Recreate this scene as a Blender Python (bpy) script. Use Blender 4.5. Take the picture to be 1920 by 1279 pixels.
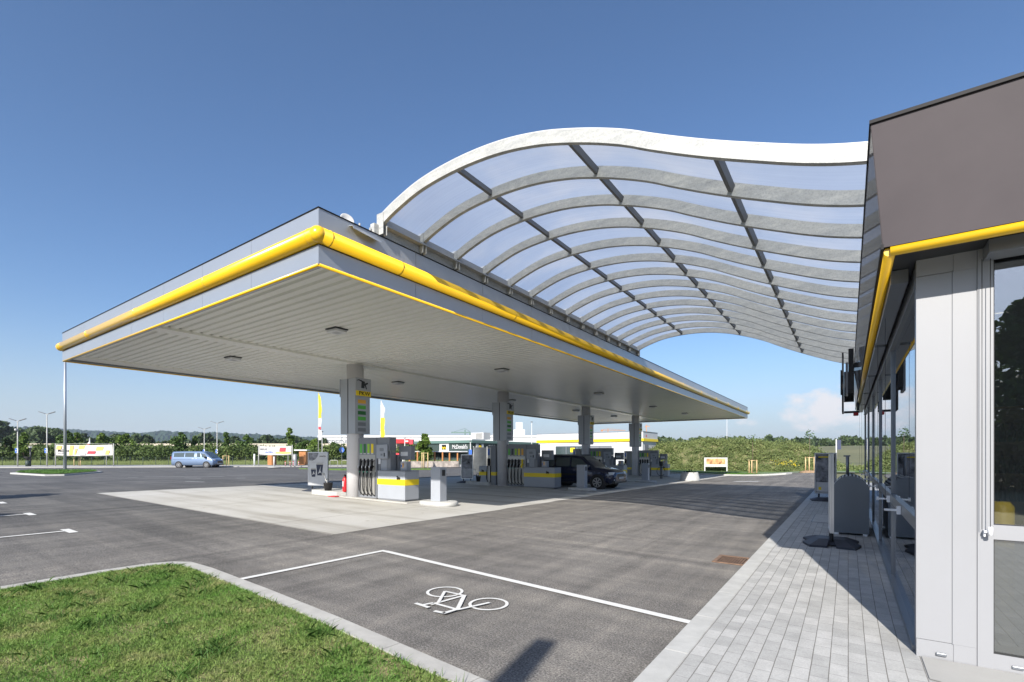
import bpy, bmesh, math, random
import numpy as np
from mathutils import Vector, Matrix
R_ = math.radians
C = bpy.context.scene.collection
scene = bpy.context.scene
for o in list(bpy.data.objects): bpy.data.objects.remove(o)

# ------------------------------------------------------------ camera
YAW = R_(34.8)
cam = bpy.data.objects.new('camera', bpy.data.cameras.new('camera'))
C.objects.link(cam); scene.camera = cam
cam.location = (0, 0, 1.6); cam.rotation_euler = (R_(90), 0, YAW)
cam.data.sensor_width = 36; cam.data.lens = 17.0; cam.data.shift_y = 0.1107
cam.data.clip_start = 0.05; cam.data.clip_end = 9000
scene.render.resolution_x = 1024; scene.render.resolution_y = 682

# ------------------------------------------------------------ sky, sun, exposure
SUN_EL = R_(31.6); SAZ = (0.234, -0.972)           # horizontal direction towards the sun
scene.world = bpy.data.worlds.new('World'); w = scene.world; w.use_nodes = True
nt = w.node_tree; nt.nodes.clear(); N = nt.nodes.new; L = nt.links.new
out = N('ShaderNodeOutputWorld'); bg = N('ShaderNodeBackground')
sky = N('ShaderNodeTexSky'); sky.sky_type = 'NISHITA'; sky.sun_disc = False
sky.sun_elevation = SUN_EL; sky.sun_rotation = math.atan2(SAZ[0], SAZ[1])
sky.altitude = 0; sky.air_density = 1.0; sky.dust_density = 1.0; sky.ozone_density = 6.0
bg.inputs['Strength'].default_value = 0.078
# low cumulus near the horizon, straight down the driveway
tc = N('ShaderNodeTexCoord'); sep = N('ShaderNodeSeparateXYZ'); L(tc.outputs['Generated'], sep.inputs[0])
def M(op, a, b=None, c=None, clamp=False, nt=nt):
    n = nt.nodes.new('ShaderNodeMath'); n.operation = op; n.use_clamp = clamp
    for i, v in enumerate((a, b, c)):
        if v is None: continue
        if isinstance(v, (int, float)): n.inputs[i].default_value = v
        else: nt.links.new(v, n.inputs[i])
    return n.outputs[0]
az = M('ARCTAN2', sep.outputs[0], sep.outputs[1])
cn = N('ShaderNodeTexNoise'); cn.inputs['Scale'].default_value = 26; cn.inputs['Detail'].default_value = 9; cn.inputs['Roughness'].default_value = 0.6
mp = N('ShaderNodeMapping'); mp.inputs['Scale'].default_value = (1, 1, 1.7); mp.inputs['Location'].default_value = (0.4, 0, .1)
L(tc.outputs['Generated'], mp.inputs[0]); L(mp.outputs[0], cn.inputs['Vector'])
def gauss(x, c, s): 
    d = M('DIVIDE', M('SUBTRACT', x, c), s); return M('EXPONENT', M('MULTIPLY', M('MULTIPLY', d, d), -1.0))
el = sep.outputs[2]
m1 = M('MULTIPLY', gauss(az, -0.035, 0.09), gauss(el, 0.075, 0.05))
m2 = M('MULTIPLY', gauss(az, -0.17, 0.06), gauss(el, 0.062, 0.022))
m3 = M('MULTIPLY', gauss(az, 0.15, 0.12), gauss(el, 0.10, 0.04))
msk = M('ADD', M('ADD', m1, M('MULTIPLY', m2, .5)), M('MULTIPLY', m3, .8))
cl = M('MULTIPLY', M('SUBTRACT', M('ADD', M('MULTIPLY', cn.outputs[0], 1.25), M('MULTIPLY', msk, 0.75)), 1.06), 3.2, clamp=True)
cl = M('MULTIPLY', cl, 0.9)
mx = N('ShaderNodeMix'); mx.data_type = 'RGBA'
hs = N('ShaderNodeHueSaturation'); hs.inputs['Saturation'].default_value = 1.0
L(sky.outputs[0], hs.inputs['Color'])
hz = N('ShaderNodeMix'); hz.data_type = 'RGBA'; L(M('MULTIPLY', gauss(el, 0.0, 0.135), 0.8), hz.inputs['Factor']); L(hs.outputs[0], hz.inputs['A']); hz.inputs['B'].default_value = (3.5, 4.0, 4.55, 1)
L(cl, mx.inputs['Factor']); L(hz.outputs['Result'], mx.inputs['A']); mx.inputs['B'].default_value = (5.5, 5.4, 5.6, 1)
L(mx.outputs['Result'], bg.inputs['Color']); L(bg.outputs[0], out.inputs['Surface'])

sl = bpy.data.lights.new('sun', 'SUN'); sl.energy = 3.95; sl.angle = R_(0.55); sl.color = (1.0, 0.945, 0.86)
sun = bpy.data.objects.new('sun', sl); C.objects.link(sun)
sd = Vector((SAZ[0] * math.cos(SUN_EL), SAZ[1] * math.cos(SUN_EL), math.sin(SUN_EL)))
sun.rotation_euler = sd.to_track_quat('Z', 'Y').to_euler(); sun.location = (0, 0, 40)
scene.view_settings.view_transform = 'Standard'; scene.view_settings.look = 'None'
scene.view_settings.exposure = 1.10; scene.view_settings.gamma = 1.0

# ------------------------------------------------------------ materials
def lin(c): return tuple(((v / 255 + .055) / 1.055) ** 2.4 if v / 255 > .04045 else v / 255 / 12.92 for v in c)
def mat(name, col, rough=.5, metal=0., var=0., vscale=3., bump=0., bscale=20., coat=0., spec=.5, detail=5, stretch=None, col2=None, emit=None):
    m = bpy.data.materials.new(name); m.use_nodes = True; t = m.node_tree; b = t.nodes['Principled BSDF']
    b.inputs['Base Color'].default_value = (*col, 1); b.inputs['Roughness'].default_value = rough
    b.inputs['Metallic'].default_value = metal; b.inputs['Coat Weight'].default_value = coat
    b.inputs['Specular IOR Level'].default_value = spec
    if emit: b.inputs['Emission Color'].default_value = (*emit[:3], 1); b.inputs['Emission Strength'].default_value = emit[3]
    g = t.nodes.new('ShaderNodeNewGeometry'); src = g.outputs['Position']
    if stretch:
        mp = t.nodes.new('ShaderNodeMapping'); mp.inputs['Scale'].default_value = stretch; t.links.new(src, mp.inputs[0]); src = mp.outputs[0]
    if var or col2:
        n = t.nodes.new('ShaderNodeTexNoise'); n.inputs['Scale'].default_value = vscale; n.inputs['Detail'].default_value = detail; n.inputs['Roughness'].default_value = .6
        t.links.new(src, n.inputs['Vector']); r = t.nodes.new('ShaderNodeValToRGB'); t.links.new(n.outputs[0], r.inputs[0])
        r.color_ramp.elements[0].position = .32; r.color_ramp.elements[1].position = .68
        a = [max(0, c * (1 - var)) for c in col]; z = col2 or [min(1, c * (1 + var)) for c in col]
        r.color_ramp.elements[0].color = (*a, 1); r.color_ramp.elements[1].color = (*z, 1); t.links.new(r.outputs[0], b.inputs['Base Color'])
    if bump:
        n2 = t.nodes.new('ShaderNodeTexNoise'); n2.inputs['Scale'].default_value = bscale; n2.inputs['Detail'].default_value = 4
        t.links.new(src, n2.inputs['Vector']); bp = t.nodes.new('ShaderNodeBump'); bp.inputs['Strength'].default_value = bump; bp.inputs['Distance'].default_value = .02
        t.links.new(n2.outputs[0], bp.inputs['Height']); t.links.new(bp.outputs[0], b.inputs['Normal'])
    return m
def nodes(name):
    m = bpy.data.materials.new(name); m.use_nodes = True; t = m.node_tree; return m, t, t.nodes['Principled BSDF']
def ramp(t, fac, stops):
    r = t.nodes.new('ShaderNodeValToRGB'); t.links.new(fac, r.inputs[0]); e = r.color_ramp.elements
    while len(e) < len(stops): e.new(.5)
    for i, (p, c) in enumerate(stops): e[i].position = p; e[i].color = (*c, 1) if len(c) == 3 else c
    return r.outputs[0]
def noise(t, src, scale, detail=5, rough=.6, stretch=None, rot=0, dist=0):
    if stretch or rot:
        mp = t.nodes.new('ShaderNodeMapping'); mp.inputs['Scale'].default_value = stretch or (1, 1, 1); mp.inputs['Rotation'].default_value = (0, 0, rot)
        t.links.new(src, mp.inputs[0]); src = mp.outputs[0]
    n = t.nodes.new('ShaderNodeTexNoise'); n.inputs['Scale'].default_value = scale; n.inputs['Detail'].default_value = detail; n.inputs['Roughness'].default_value = rough; n.inputs['Distortion'].default_value = dist
    t.links.new(src, n.inputs['Vector']); return n.outputs[0]
def mixc(t, f, a, b, mode='MIX'):
    m = t.nodes.new('ShaderNodeMix'); m.data_type = 'RGBA'; m.blend_type = mode
    for s, v in ((0, f), (6, a), (7, b)):
        if isinstance(v, (int, float)): m.inputs[s].default_value = v
        elif isinstance(v, tuple): m.inputs[s].default_value = (*v[:3], 1)
        else: t.links.new(v, m.inputs[s])
    return m.outputs[2]
def pos(t): return t.nodes.new('ShaderNodeNewGeometry').outputs['Position']

def asphalt():
    m, t, b = nodes('asphalt'); p = pos(t)
    base = ramp(t, noise(t, p, .35, 6, .65), [(.3, (.112, .109, .106)), (.5, (.150, .145, .140)), (.72, (.198, .192, .184))])
    streak = ramp(t, noise(t, p, 1.0, 6, .65, (2.6, .16, 1), R_(4)), [(.3, (.70, .70, .70)), (.5, (1, 1, 1)), (.7, (1.30, 1.28, 1.25))])
    streak2 = ramp(t, noise(t, p, 1.0, 5, .6, (.14, 1.9, 1), R_(-24), .6), [(.32, (.76, .76, .77)), (.5, (1, 1, 1)), (.66, (1.24, 1.23, 1.2))])
    grit = ramp(t, noise(t, p, 62, 4, .8), [(.38, (.36, .36, .36)), (.50, (.96, .95, .93)), (.62, (1.85, 1.8, 1.74))])
    c = mixc(t, 1.0, base, streak, 'MULTIPLY'); c = mixc(t, 1.0, c, streak2, 'MULTIPLY'); c = mixc(t, .9, c, grit, 'MULTIPLY'); mot = ramp(t, noise(t, p, 3.5, 6, .7), [(.3, (.86, .86, .86)), (.7, (1.13, 1.12, 1.1))]); c = mixc(t, 1.0, c, mot, 'MULTIPLY'); sx = t.nodes.new('ShaderNodeSeparateXYZ'); t.links.new(p, sx.inputs[0]); wv = M('ADD', sx.outputs[0], M('MULTIPLY', noise(t, p, .25, 3), 5.0, nt=t), nt=t); mr = t.nodes.new('ShaderNodeMapRange'); t.links.new(wv, mr.inputs[0]); mr.inputs[1].default_value = -14; mr.inputs[2].default_value = -5; c = mixc(t, 1.0, c, ramp(t, mr.outputs[0], [(0, (.66, .68, .71)), (1, (1.04, 1.03, 1.02))]), 'MULTIPLY')
    v = t.nodes.new('ShaderNodeTexVoronoi'); v.inputs['Scale'].default_value = 85; t.links.new(p, v.inputs['Vector'])
    sp = ramp(t, v.outputs['Color'], [(.80, (0, 0, 0)), (.9, (1, 1, 1))])
    c = mixc(t, M('MULTIPLY', sp, .42, nt=t), c, (.33, .32, .30))
    t.links.new(c, b.inputs['Base Color']); b.inputs['Roughness'].default_value = .82; b.inputs['Specular IOR Level'].default_value = .3
    bp = t.nodes.new('ShaderNodeBump'); bp.inputs['Strength'].default_value = .45; bp.inputs['Distance'].default_value = .006
    t.links.new(noise(t, p, 110, 3, .7), bp.inputs['Height']); t.links.new(bp.outputs[0], b.inputs['Normal']); return m
def concrete():
    m, t, b = nodes('pale concrete'); p = pos(t)
    base = ramp(t, noise(t, p, .5, 7, .65, (1, .45, 1)), [(.3, (.40, .385, .355)), (.5, (.46, .45, .42)), (.7, (.50, .49, .465))])
    st = ramp(t, noise(t, p, 1.6, 7, .7, (.25, 1, 1)), [(.28, (.80, .78, .74)), (.45, (1, 1, 1))])
    spots = ramp(t, noise(t, p, 2.3, 4, .7), [(.64, (1, 1, 1)), (.72, (.60, .56, .51))]); tr_ = ramp(t, noise(t, p, 1.0, 5, .6, (.10, 1.1, 1), R_(3)), [(.34, (.74, .72, .69)), (.5, (1, 1, 1))]); spots = mixc(t, 1., spots, tr_, 'MULTIPLY')
    c = mixc(t, 1., base, st, 'MULTIPLY'); c = mixc(t, 1., c, spots, 'MULTIPLY'); c = mixc(t, .5, c, ramp(t, noise(t, p, 60, 3), [(.35, (.85, .85, .85)), (.65, (1.08, 1.08, 1.08))]), 'MULTIPLY')
    br = t.nodes.new('ShaderNodeTexBrick'); br.offset = 0; br.inputs['Scale'].default_value = 1; br.inputs['Brick Width'].default_value = 4.8; br.inputs['Row Height'].default_value = 4.7
    br.inputs['Mortar Size'].default_value = .016; br.inputs['Color1'].default_value = br.inputs['Color2'].default_value = (1, 1, 1, 1); br.inputs['Mortar'].default_value = (.42, .39, .36, 1)
    mp = t.nodes.new('ShaderNodeMapping'); mp.inputs['Location'].default_value = (1.1, -1.2, 0); t.links.new(p, mp.inputs[0]); t.links.new(mp.outputs[0], br.inputs['Vector'])
    c = mixc(t, 1., c, br.outputs['Color'], 'MULTIPLY'); t.links.new(c, b.inputs['Base Color']); b.inputs['Roughness'].default_value = .75; return m
def pavers():
    m, t, b = nodes('grey block paving'); p = pos(t)
    s = t.nodes.new('ShaderNodeSeparateXYZ'); t.links.new(p, s.inputs[0]); cb = t.nodes.new('ShaderNodeCombineXYZ')
    t.links.new(s.outputs[1], cb.inputs[0])
    wob = M('MULTIPLY', M('SUBTRACT', noise(t, p, 3.0, 2), .5, nt=t), .006, nt=t)
    t.links.new(M('ADD', s.outputs[0], wob, nt=t), cb.inputs[1])
    br = t.nodes.new('ShaderNodeTexBrick'); br.inputs['Scale'].default_value = 1; br.inputs['Brick Width'].default_value = .215; br.inputs['Row Height'].default_value = .1125
    br.inputs['Mortar Size'].default_value = .0024; br.inputs['Mortar Smooth'].default_value = .1; br.inputs['Bias'].default_value = -.1
    br.inputs['Color1'].default_value = (.365, .365, .355, 1); br.inputs['Color2'].default_value = (.46, .457, .445, 1); br.inputs['Mortar'].default_value = (.21, .205, .195, 1)
    t.links.new(cb.outputs[0], br.inputs['Vector'])
    v = ramp(t, noise(t, p, 5, 5, .6), [(.25, (.82, .82, .82)), (.65, (1.06, 1.06, 1.06))]); c = mixc(t, 1., br.outputs['Color'], v, 'MULTIPLY'); fr_ = M('FRACT', M('DIVIDE', M('ADD', M('ADD', s.outputs[0], wob, nt=t), 10.125 - .0022, nt=t), .1125, nt=t), nt=t); ln = M('GREATER_THAN', M('ABSOLUTE', M('SUBTRACT', fr_, .5, nt=t), nt=t), M('ADD', .455, M('MULTIPLY', noise(t, p, 1.3, 3), .05, nt=t), nt=t), nt=t); c = mixc(t, M('MULTIPLY', ln, .7, nt=t), c, (.13, .12, .105))
    v2 = ramp(t, noise(t, p, 90, 3, .6), [(.3, (.86, .86, .86)), (.7, (1.1, 1.1, 1.1))]); c = mixc(t, 1., c, v2, 'MULTIPLY')
    t.links.new(c, b.inputs['Base Color']); b.inputs['Roughness'].default_value = .8
    bp = t.nodes.new('ShaderNodeBump'); bp.inputs['Strength'].default_value = .5; bp.inputs['Distance'].default_value = .004; bp.invert = True
    t.links.new(br.outputs['Fac'], bp.inputs['Height']); t.links.new(bp.outputs[0], b.inputs['Normal']); return m
def lawn_soil():
    m, t, b = nodes('lawn soil'); p = pos(t)
    a = ramp(t, noise(t, p, 2.2, 7, .7), [(.36, (.30, .25, .14)), (.5, (.17, .18, .07)), (.66, (.09, .14, .035))])
    g2 = ramp(t, noise(t, p, 70, 4, .7), [(.3, (.55, .55, .5)), (.7, (1.35, 1.35, 1.2))]); c = mixc(t, 1., a, g2, 'MULTIPLY')
    t.links.new(c, b.inputs['Base Color']); b.inputs['Roughness'].default_value = .9; return m
def grassm():
    m, t, b = nodes('short grass'); p = pos(t)
    a = ramp(t, noise(t, p, 1.5, 5, .65), [(.27, (.50, .44, .25)), (.42, (.27, .36, .11)), (.62, (.16, .31, .065))])
    f = ramp(t, noise(t, p, 45, 3, .8), [(.33, (.5, .52, .45)), (.5, (1, 1, 1)), (.68, (1.6, 1.5, 1.5))]); c = mixc(t, 1., a, f, 'MULTIPLY')
    t.links.new(c, b.inputs['Base Color']); b.inputs['Roughness'].default_value = .55; b.inputs['Specular IOR Level'].default_value = .3
    tr = t.nodes.new('ShaderNodeBsdfTranslucent'); t.links.new(c, tr.inputs[0]); mx = t.nodes.new('ShaderNodeMixShader'); mx.inputs[0].default_value = .4
    t.links.new(b.outputs[0], mx.inputs[1]); t.links.new(tr.outputs[0], mx.inputs[2]); t.links.new(mx.outputs[0], t.nodes['Material Output'].inputs[0]); return m
def galvm():
    m, t, b = nodes('galvanised steel'); p = pos(t)
    v = t.nodes.new('ShaderNodeTexVoronoi'); v.inputs['Scale'].default_value = 42; t.links.new(noise_vec(t, p), v.inputs['Vector'])
    a = ramp(t, v.outputs['Distance'], [(.0, (.29, .295, .29)), (.6, (.39, .392, .38))])
    f = ramp(t, noise(t, p, 6, 7, .75, (1, 1, 2.2)), [(.28, (.78, .79, .80)), (.5, (1, 1, 1)), (.72, (1.24, 1.23, 1.19))]); c = mixc(t, 1., a, f, 'MULTIPLY')
    rn = ramp(t, noise(t, p, 2.2, 6, .7, (.4, 1, 5)), [(.35, (.86, .87, .88)), (.6, (1.08, 1.07, 1.05))]); c = mixc(t, 1., c, rn, 'MULTIPLY')
    t.links.new(c, b.inputs['Base Color']); b.inputs['Roughness'].default_value = .5; b.inputs['Specular IOR Level'].default_value = .55
    bp = t.nodes.new('ShaderNodeBump'); bp.inputs['Strength'].default_value = .25; bp.inputs['Distance'].default_value = .01; t.links.new(noise(t, p, 38, 4), bp.inputs['Height']); t.links.new(bp.outputs[0], b.inputs['Normal']); return m
def noise_vec(t, p):
    n = t.nodes.new('ShaderNodeTexNoise'); n.inputs['Scale'].default_value = 9; t.links.new(p, n.inputs['Vector']); a = t.nodes.new('ShaderNodeVectorMath'); a.operation = 'MULTIPLY_ADD'
    t.links.new(n.outputs['Color'], a.inputs[0]); a.inputs[1].default_value = (.06, .06, .06); t.links.new(p, a.inputs[2]); return a.outputs[0]
def leafy(name, c1, c2, c3=None, sc=1.2, trans=.25):
    m, t, b = nodes(name); p = pos(t)
    a = ramp(t, noise(t, p, sc, 5, .7), [(.3, c1), (.6, c2)] + ([(.75, c3)] if c3 else []))
    t.links.new(a, b.inputs['Base Color']); b.inputs['Roughness'].default_value = .6; b.inputs['Specular IOR Level'].default_value = .3
    tr = t.nodes.new('ShaderNodeBsdfTranslucent'); t.links.new(a, tr.inputs[0]); mx = t.nodes.new('ShaderNodeMixShader'); mx.inputs[0].default_value = trans
    t.links.new(b.outputs[0], mx.inputs[1]); t.links.new(tr.outputs[0], mx.inputs[2]); t.links.new(mx.outputs[0], t.nodes['Material Output'].inputs[0]); return m
def schlick(t, f0=.04):
    g_ = t.nodes.new('ShaderNodeNewGeometry'); v = t.nodes.new('ShaderNodeVectorMath'); v.operation = 'DOT_PRODUCT'; t.links.new(g_.outputs['Normal'], v.inputs[0]); t.links.new(g_.outputs['Incoming'], v.inputs[1])
    c = M('ABSOLUTE', v.outputs['Value'], nt=t); p5 = M('POWER', M('SUBTRACT', 1.0, c, nt=t), 5.0, nt=t); return M('ADD', M('MULTIPLY', p5, 1 - f0, nt=t), f0, nt=t)
def glass(name, tint=(.05, .06, .07), refl=.25, see=.75, rough=.0):
    m = bpy.data.materials.new(name); m.use_nodes = True; t = m.node_tree; t.nodes.clear()
    o = t.nodes.new('ShaderNodeOutputMaterial'); g = t.nodes.new('ShaderNodeBsdfGlossy'); g.inputs['Roughness'].default_value = rough; g.inputs['Color'].default_value = (.93, .96, 1, 1)
    tr = t.nodes.new('ShaderNodeBsdfTransparent'); tr.inputs[0].default_value = (*[see] * 3, 1) if isinstance(see, float) else (*see, 1)
    df = t.nodes.new('ShaderNodeBsdfDiffuse'); df.inputs[0].default_value = (*tint, 1)
    m1 = t.nodes.new('ShaderNodeMixShader'); m1.inputs[0].default_value = .07; t.links.new(tr.outputs[0], m1.inputs[1]); t.links.new(df.outputs[0], m1.inputs[2])
    f = schlick(t, refl)
    m2 = t.nodes.new('ShaderNodeMixShader'); t.links.new(f, m2.inputs[0]); t.links.new(m1.outputs[0], m2.inputs[1]); t.links.new(g.outputs[0], m2.inputs[2]); t.links.new(m2.outputs[0], o.inputs[0]); return m
def polycarb():
    m = bpy.data.materials.new('milky polycarbonate'); m.use_nodes = True; t = m.node_tree; t.nodes.clear(); p = pos(t)
    o = t.nodes.new('ShaderNodeOutputMaterial'); tl = t.nodes.new('ShaderNodeBsdfTranslucent')
    c = ramp(t, noise(t, p, 1.0, 4, .55, (.5, .8, .5)), [(.3, (.38, .43, .53)), (.5, (.43, .48, .57)), (.7, (.56, .57, .60))])
    st = ramp(t, noise(t, p, 1.0, 3, .5, (.3, 28, .3)), [(.3, (.94, .94, .94)), (.7, (1.04, 1.04, 1.04))]); c = mixc(t, 1., c, st, 'MULTIPLY')
    t.links.new(c, tl.inputs[0])
    df = t.nodes.new('ShaderNodeBsdfDiffuse'); df.inputs[0].default_value = (.55, .6, .68, 1)
    tr = t.nodes.new('ShaderNodeBsdfTransparent'); tr.inputs[0].default_value = (.9, .95, 1, 1)
    g = t.nodes.new('ShaderNodeBsdfGlossy'); g.inputs['Roughness'].default_value = .22
    a = t.nodes.new('ShaderNodeMixShader'); a.inputs[0].default_value = .33; t.links.new(tl.outputs[0], a.inputs[1]); t.links.new(tr.outputs[0], a.inputs[2])
    a2 = t.nodes.new('ShaderNodeMixShader'); a2.inputs[0].default_value = .16; t.links.new(a.outputs[0], a2.inputs[1]); t.links.new(df.outputs[0], a2.inputs[2])
    b = t.nodes.new('ShaderNodeMixShader'); t.links.new(M('MULTIPLY', schlick(t, .05), .7, nt=t), b.inputs[0]); t.links.new(a2.outputs[0], b.inputs[1]); t.links.new(g.outputs[0], b.inputs[2]); t.links.new(b.outputs[0], o.inputs[0]); return m
MT = dict(
 asphalt=asphalt(), concrete=concrete(), pavers=pavers(), soil=lawn_soil(), poly=polycarb(),
 kerb=mat('kerb concrete', (.40, .39, .365), .8, var=.13, vscale=4, bump=.2, bscale=60),
 kerb2=mat('pale kerbstone', (.43, .43, .415), .8, var=.10, vscale=5, bump=.2, bscale=60),
 paint=mat('road paint', (.66, .66, .64), .6, var=.07, vscale=25, bump=.3, bscale=120),
 silver=mat('silver cladding', (.40, .43, .475), .40, .6, var=.03, vscale=.6, spec=.5),
 silver_d=mat('joint grey', (.17, .18, .20), .6),
 soffit=mat('soffit sheet', (.79, .79, .74), .30, .0, var=.03, vscale=.8, spec=.6),
 groove=mat('soffit groove', (.22, .22, .205), .6),
 yellow=mat('yellow paint', (.82, .49, .012), .28, coat=.5, var=.02, vscale=1),
 yellow_m=mat('yellow film', (.80, .60, .01), .45),
 galv=galvm(),
 galv_d=mat('dark steel tube', (.16, .165, .175), .5, .5),
 col=mat('column paint', (.60, .59, .60), .45, var=.04, vscale=2),
 signbox=mat('grey cabinet metal', (.36, .375, .40), .33, .2, var=.03, vscale=2),
 pump_d=mat('dark grey enamel', (.19, .20, .22), .4), pump_l=mat('light grey enamel', (.31, .33, .365), .4, var=.03, vscale=2), pump_b=mat('warm steel', (.42, .41, .385), .35, .5),
 black=mat('black rubber', (.012, .012, .014), .55, spec=.15), blackm=mat('matt black', (.02, .02, .022), .7),
 green1=mat('bright green film', (.10, .42, .06), .5), green2=mat('dark green film', (.02, .14, .03), .5), green3=mat('lime film', (.30, .52, .03), .5), orange=mat('orange film', (.72, .38, .05), .5),
 white=mat('white paint', (.50, .50, .50), .5, var=.03, vscale=3), offwhite=mat('white panel', (.66, .67, .69), .45, .1, var=.02, vscale=1),
 red=mat('red enamel', (.50, .015, .02), .35), blue=mat('blue sign film', (.03, .12, .5), .45), teal=mat('green plastic', (.0, .22, .14), .5),
 brown=mat('brown grey composite', (.052, .043, .045), .6, 0, var=.13, vscale=1.1, coat=.30, spec=.12),
 dark=mat('dark frame metal', (.03, .032, .036), .35, .4), shopwhite=mat('white aluminium', (.26, .265, .28), .5, .0, var=.015, vscale=2),
 frame=mat('grey aluminium frame', (.20, .215, .24), .35, .5), alu=mat('brushed aluminium', (.62, .63, .65), .3, .8),
 binm=mat('blue grey powder coat', (.17, .19, .215), .42, .35, var=.02, vscale=1.5),
 rubber=mat('navy rubber base', (.035, .04, .055), .55),
 shopglass=glass('shop glass', refl=.20, see=.70), frost=glass('shop lower glass', (.55, .60, .57), .16, .30, .02),
 carglass=glass('car glass', (.02, .03, .03), .10, .55), 
 floor=mat('shop floor', (.22, .21, .20), .3), inwall=mat('shop wall', (.10, .09, .08), .8), shelf=mat('shelf wood', (.26, .16, .08), .6), bottle=mat('bottle glass', (.06, .03, .02), .2),
 wood=mat('raw timber', (.58, .42, .22), .75, var=.1, vscale=6), wood_o=mat('orange timber', (.50, .22, .08), .7, var=.12, vscale=4, stretch=(8, 8, .6)),
 stone=mat('stone wall', (.34, .30, .27), .9, var=.45, vscale=2.2), darkgreen=mat('dark green cladding', (.032, .05, .045), .6), roofgreen=mat('green roof edge', (.10, .17, .15), .5),
 wall=mat('white cladding', (.52, .53, .55), .5, var=.02, vscale=.4), rust=mat('rusty iron', (.17, .105, .07), .8, var=.5, vscale=22),
 navy=mat('dark blue car paint', (.007, .013, .045), .22, .3, coat=.8), bluepaint=mat('light blue car paint', (.17, .24, .37), .3, .35, coat=.7), tyre=mat('tyre rubber', (.015, .015, .016), .75), rim=mat('alloy rim', (.42, .42, .43), .3, .8),
 lamp=mat('headlamp glass', (.70, .73, .76), .12), redlamp=mat('red lamp', (.35, .01, .01), .2),
 bark=mat('bark', (.12, .09, .065), .9, var=.3, vscale=8),
 leaf=leafy('green foliage', (.035, .075, .016), (.085, .145, .034), (.13, .19, .045)), leaf_l=leafy('light foliage', (.06, .11, .015), (.13, .20, .035), (.18, .23, .05)), leaf_d=leafy('dark foliage', (.012, .03, .012), (.035, .065, .02), sc=.15),
 hedge=leafy('hedge foliage', (.045, .08, .022), (.11, .155, .042), (.20, .22, .075), .35), weeds=leafy('weedy growth', (.085, .125, .04), (.19, .225, .08), (.40, .36, .19), .7), weed_g=mat('bank soil', (.11, .13, .045), .9, var=.5, vscale=1.2, col2=(.26, .22, .12)),
 grass=grassm(), grass_t=leafy('tuft blades', (.06, .14, .03), (.12, .23, .05), None, 3, .35), grass_f=mat('mown grass', (.085, .15, .025), .9, var=.3, vscale=3),
 field=mat('rough field', (.10, .12, .045), .95, var=.4, vscale=.02, col2=(.20, .19, .10)), hill=leafy('wooded hill', (.014, .034, .014), (.034, .060, .024), None, .012, .0), forest=leafy('forest edge', (.028, .052, .020), (.07, .105, .038), None, .05, .15),
 sand=mat('beige barrier', (.46, .41, .33), .9, var=.1, vscale=.5), path=mat('grey path paving', (.34, .335, .32), .8, var=.08, vscale=1), dirt=mat('bark mulch', (.30, .20, .12), .95, var=.3, vscale=6),
 banner=mat('banner cloth', (.50, .48, .46), .7), bannery=mat('banner yellow', (.75, .50, .12), .7), bannerr=mat('banner red', (.60, .04, .06), .7), photo=mat('sepia photograph', (.42, .14, .04), .6, var=.6, vscale=2.5, col2=(.8, .5, .22)), photod=mat('dark photograph', (.04, .04, .05), .4, var=.9, vscale=4, col2=(.35, .36, .40)), photog=mat('grey photograph', (.40, .40, .42), .5, var=.2, vscale=5),
 seat=mat('light grey poster', (.52, .53, .55), .45, var=.06, vscale=3), tarp=mat('grey mesh tarpaulin', (.115, .125, .13), .6, var=.25, vscale=1.2), lens=mat('lamp lens', (.40, .41, .42), .3))

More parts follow.
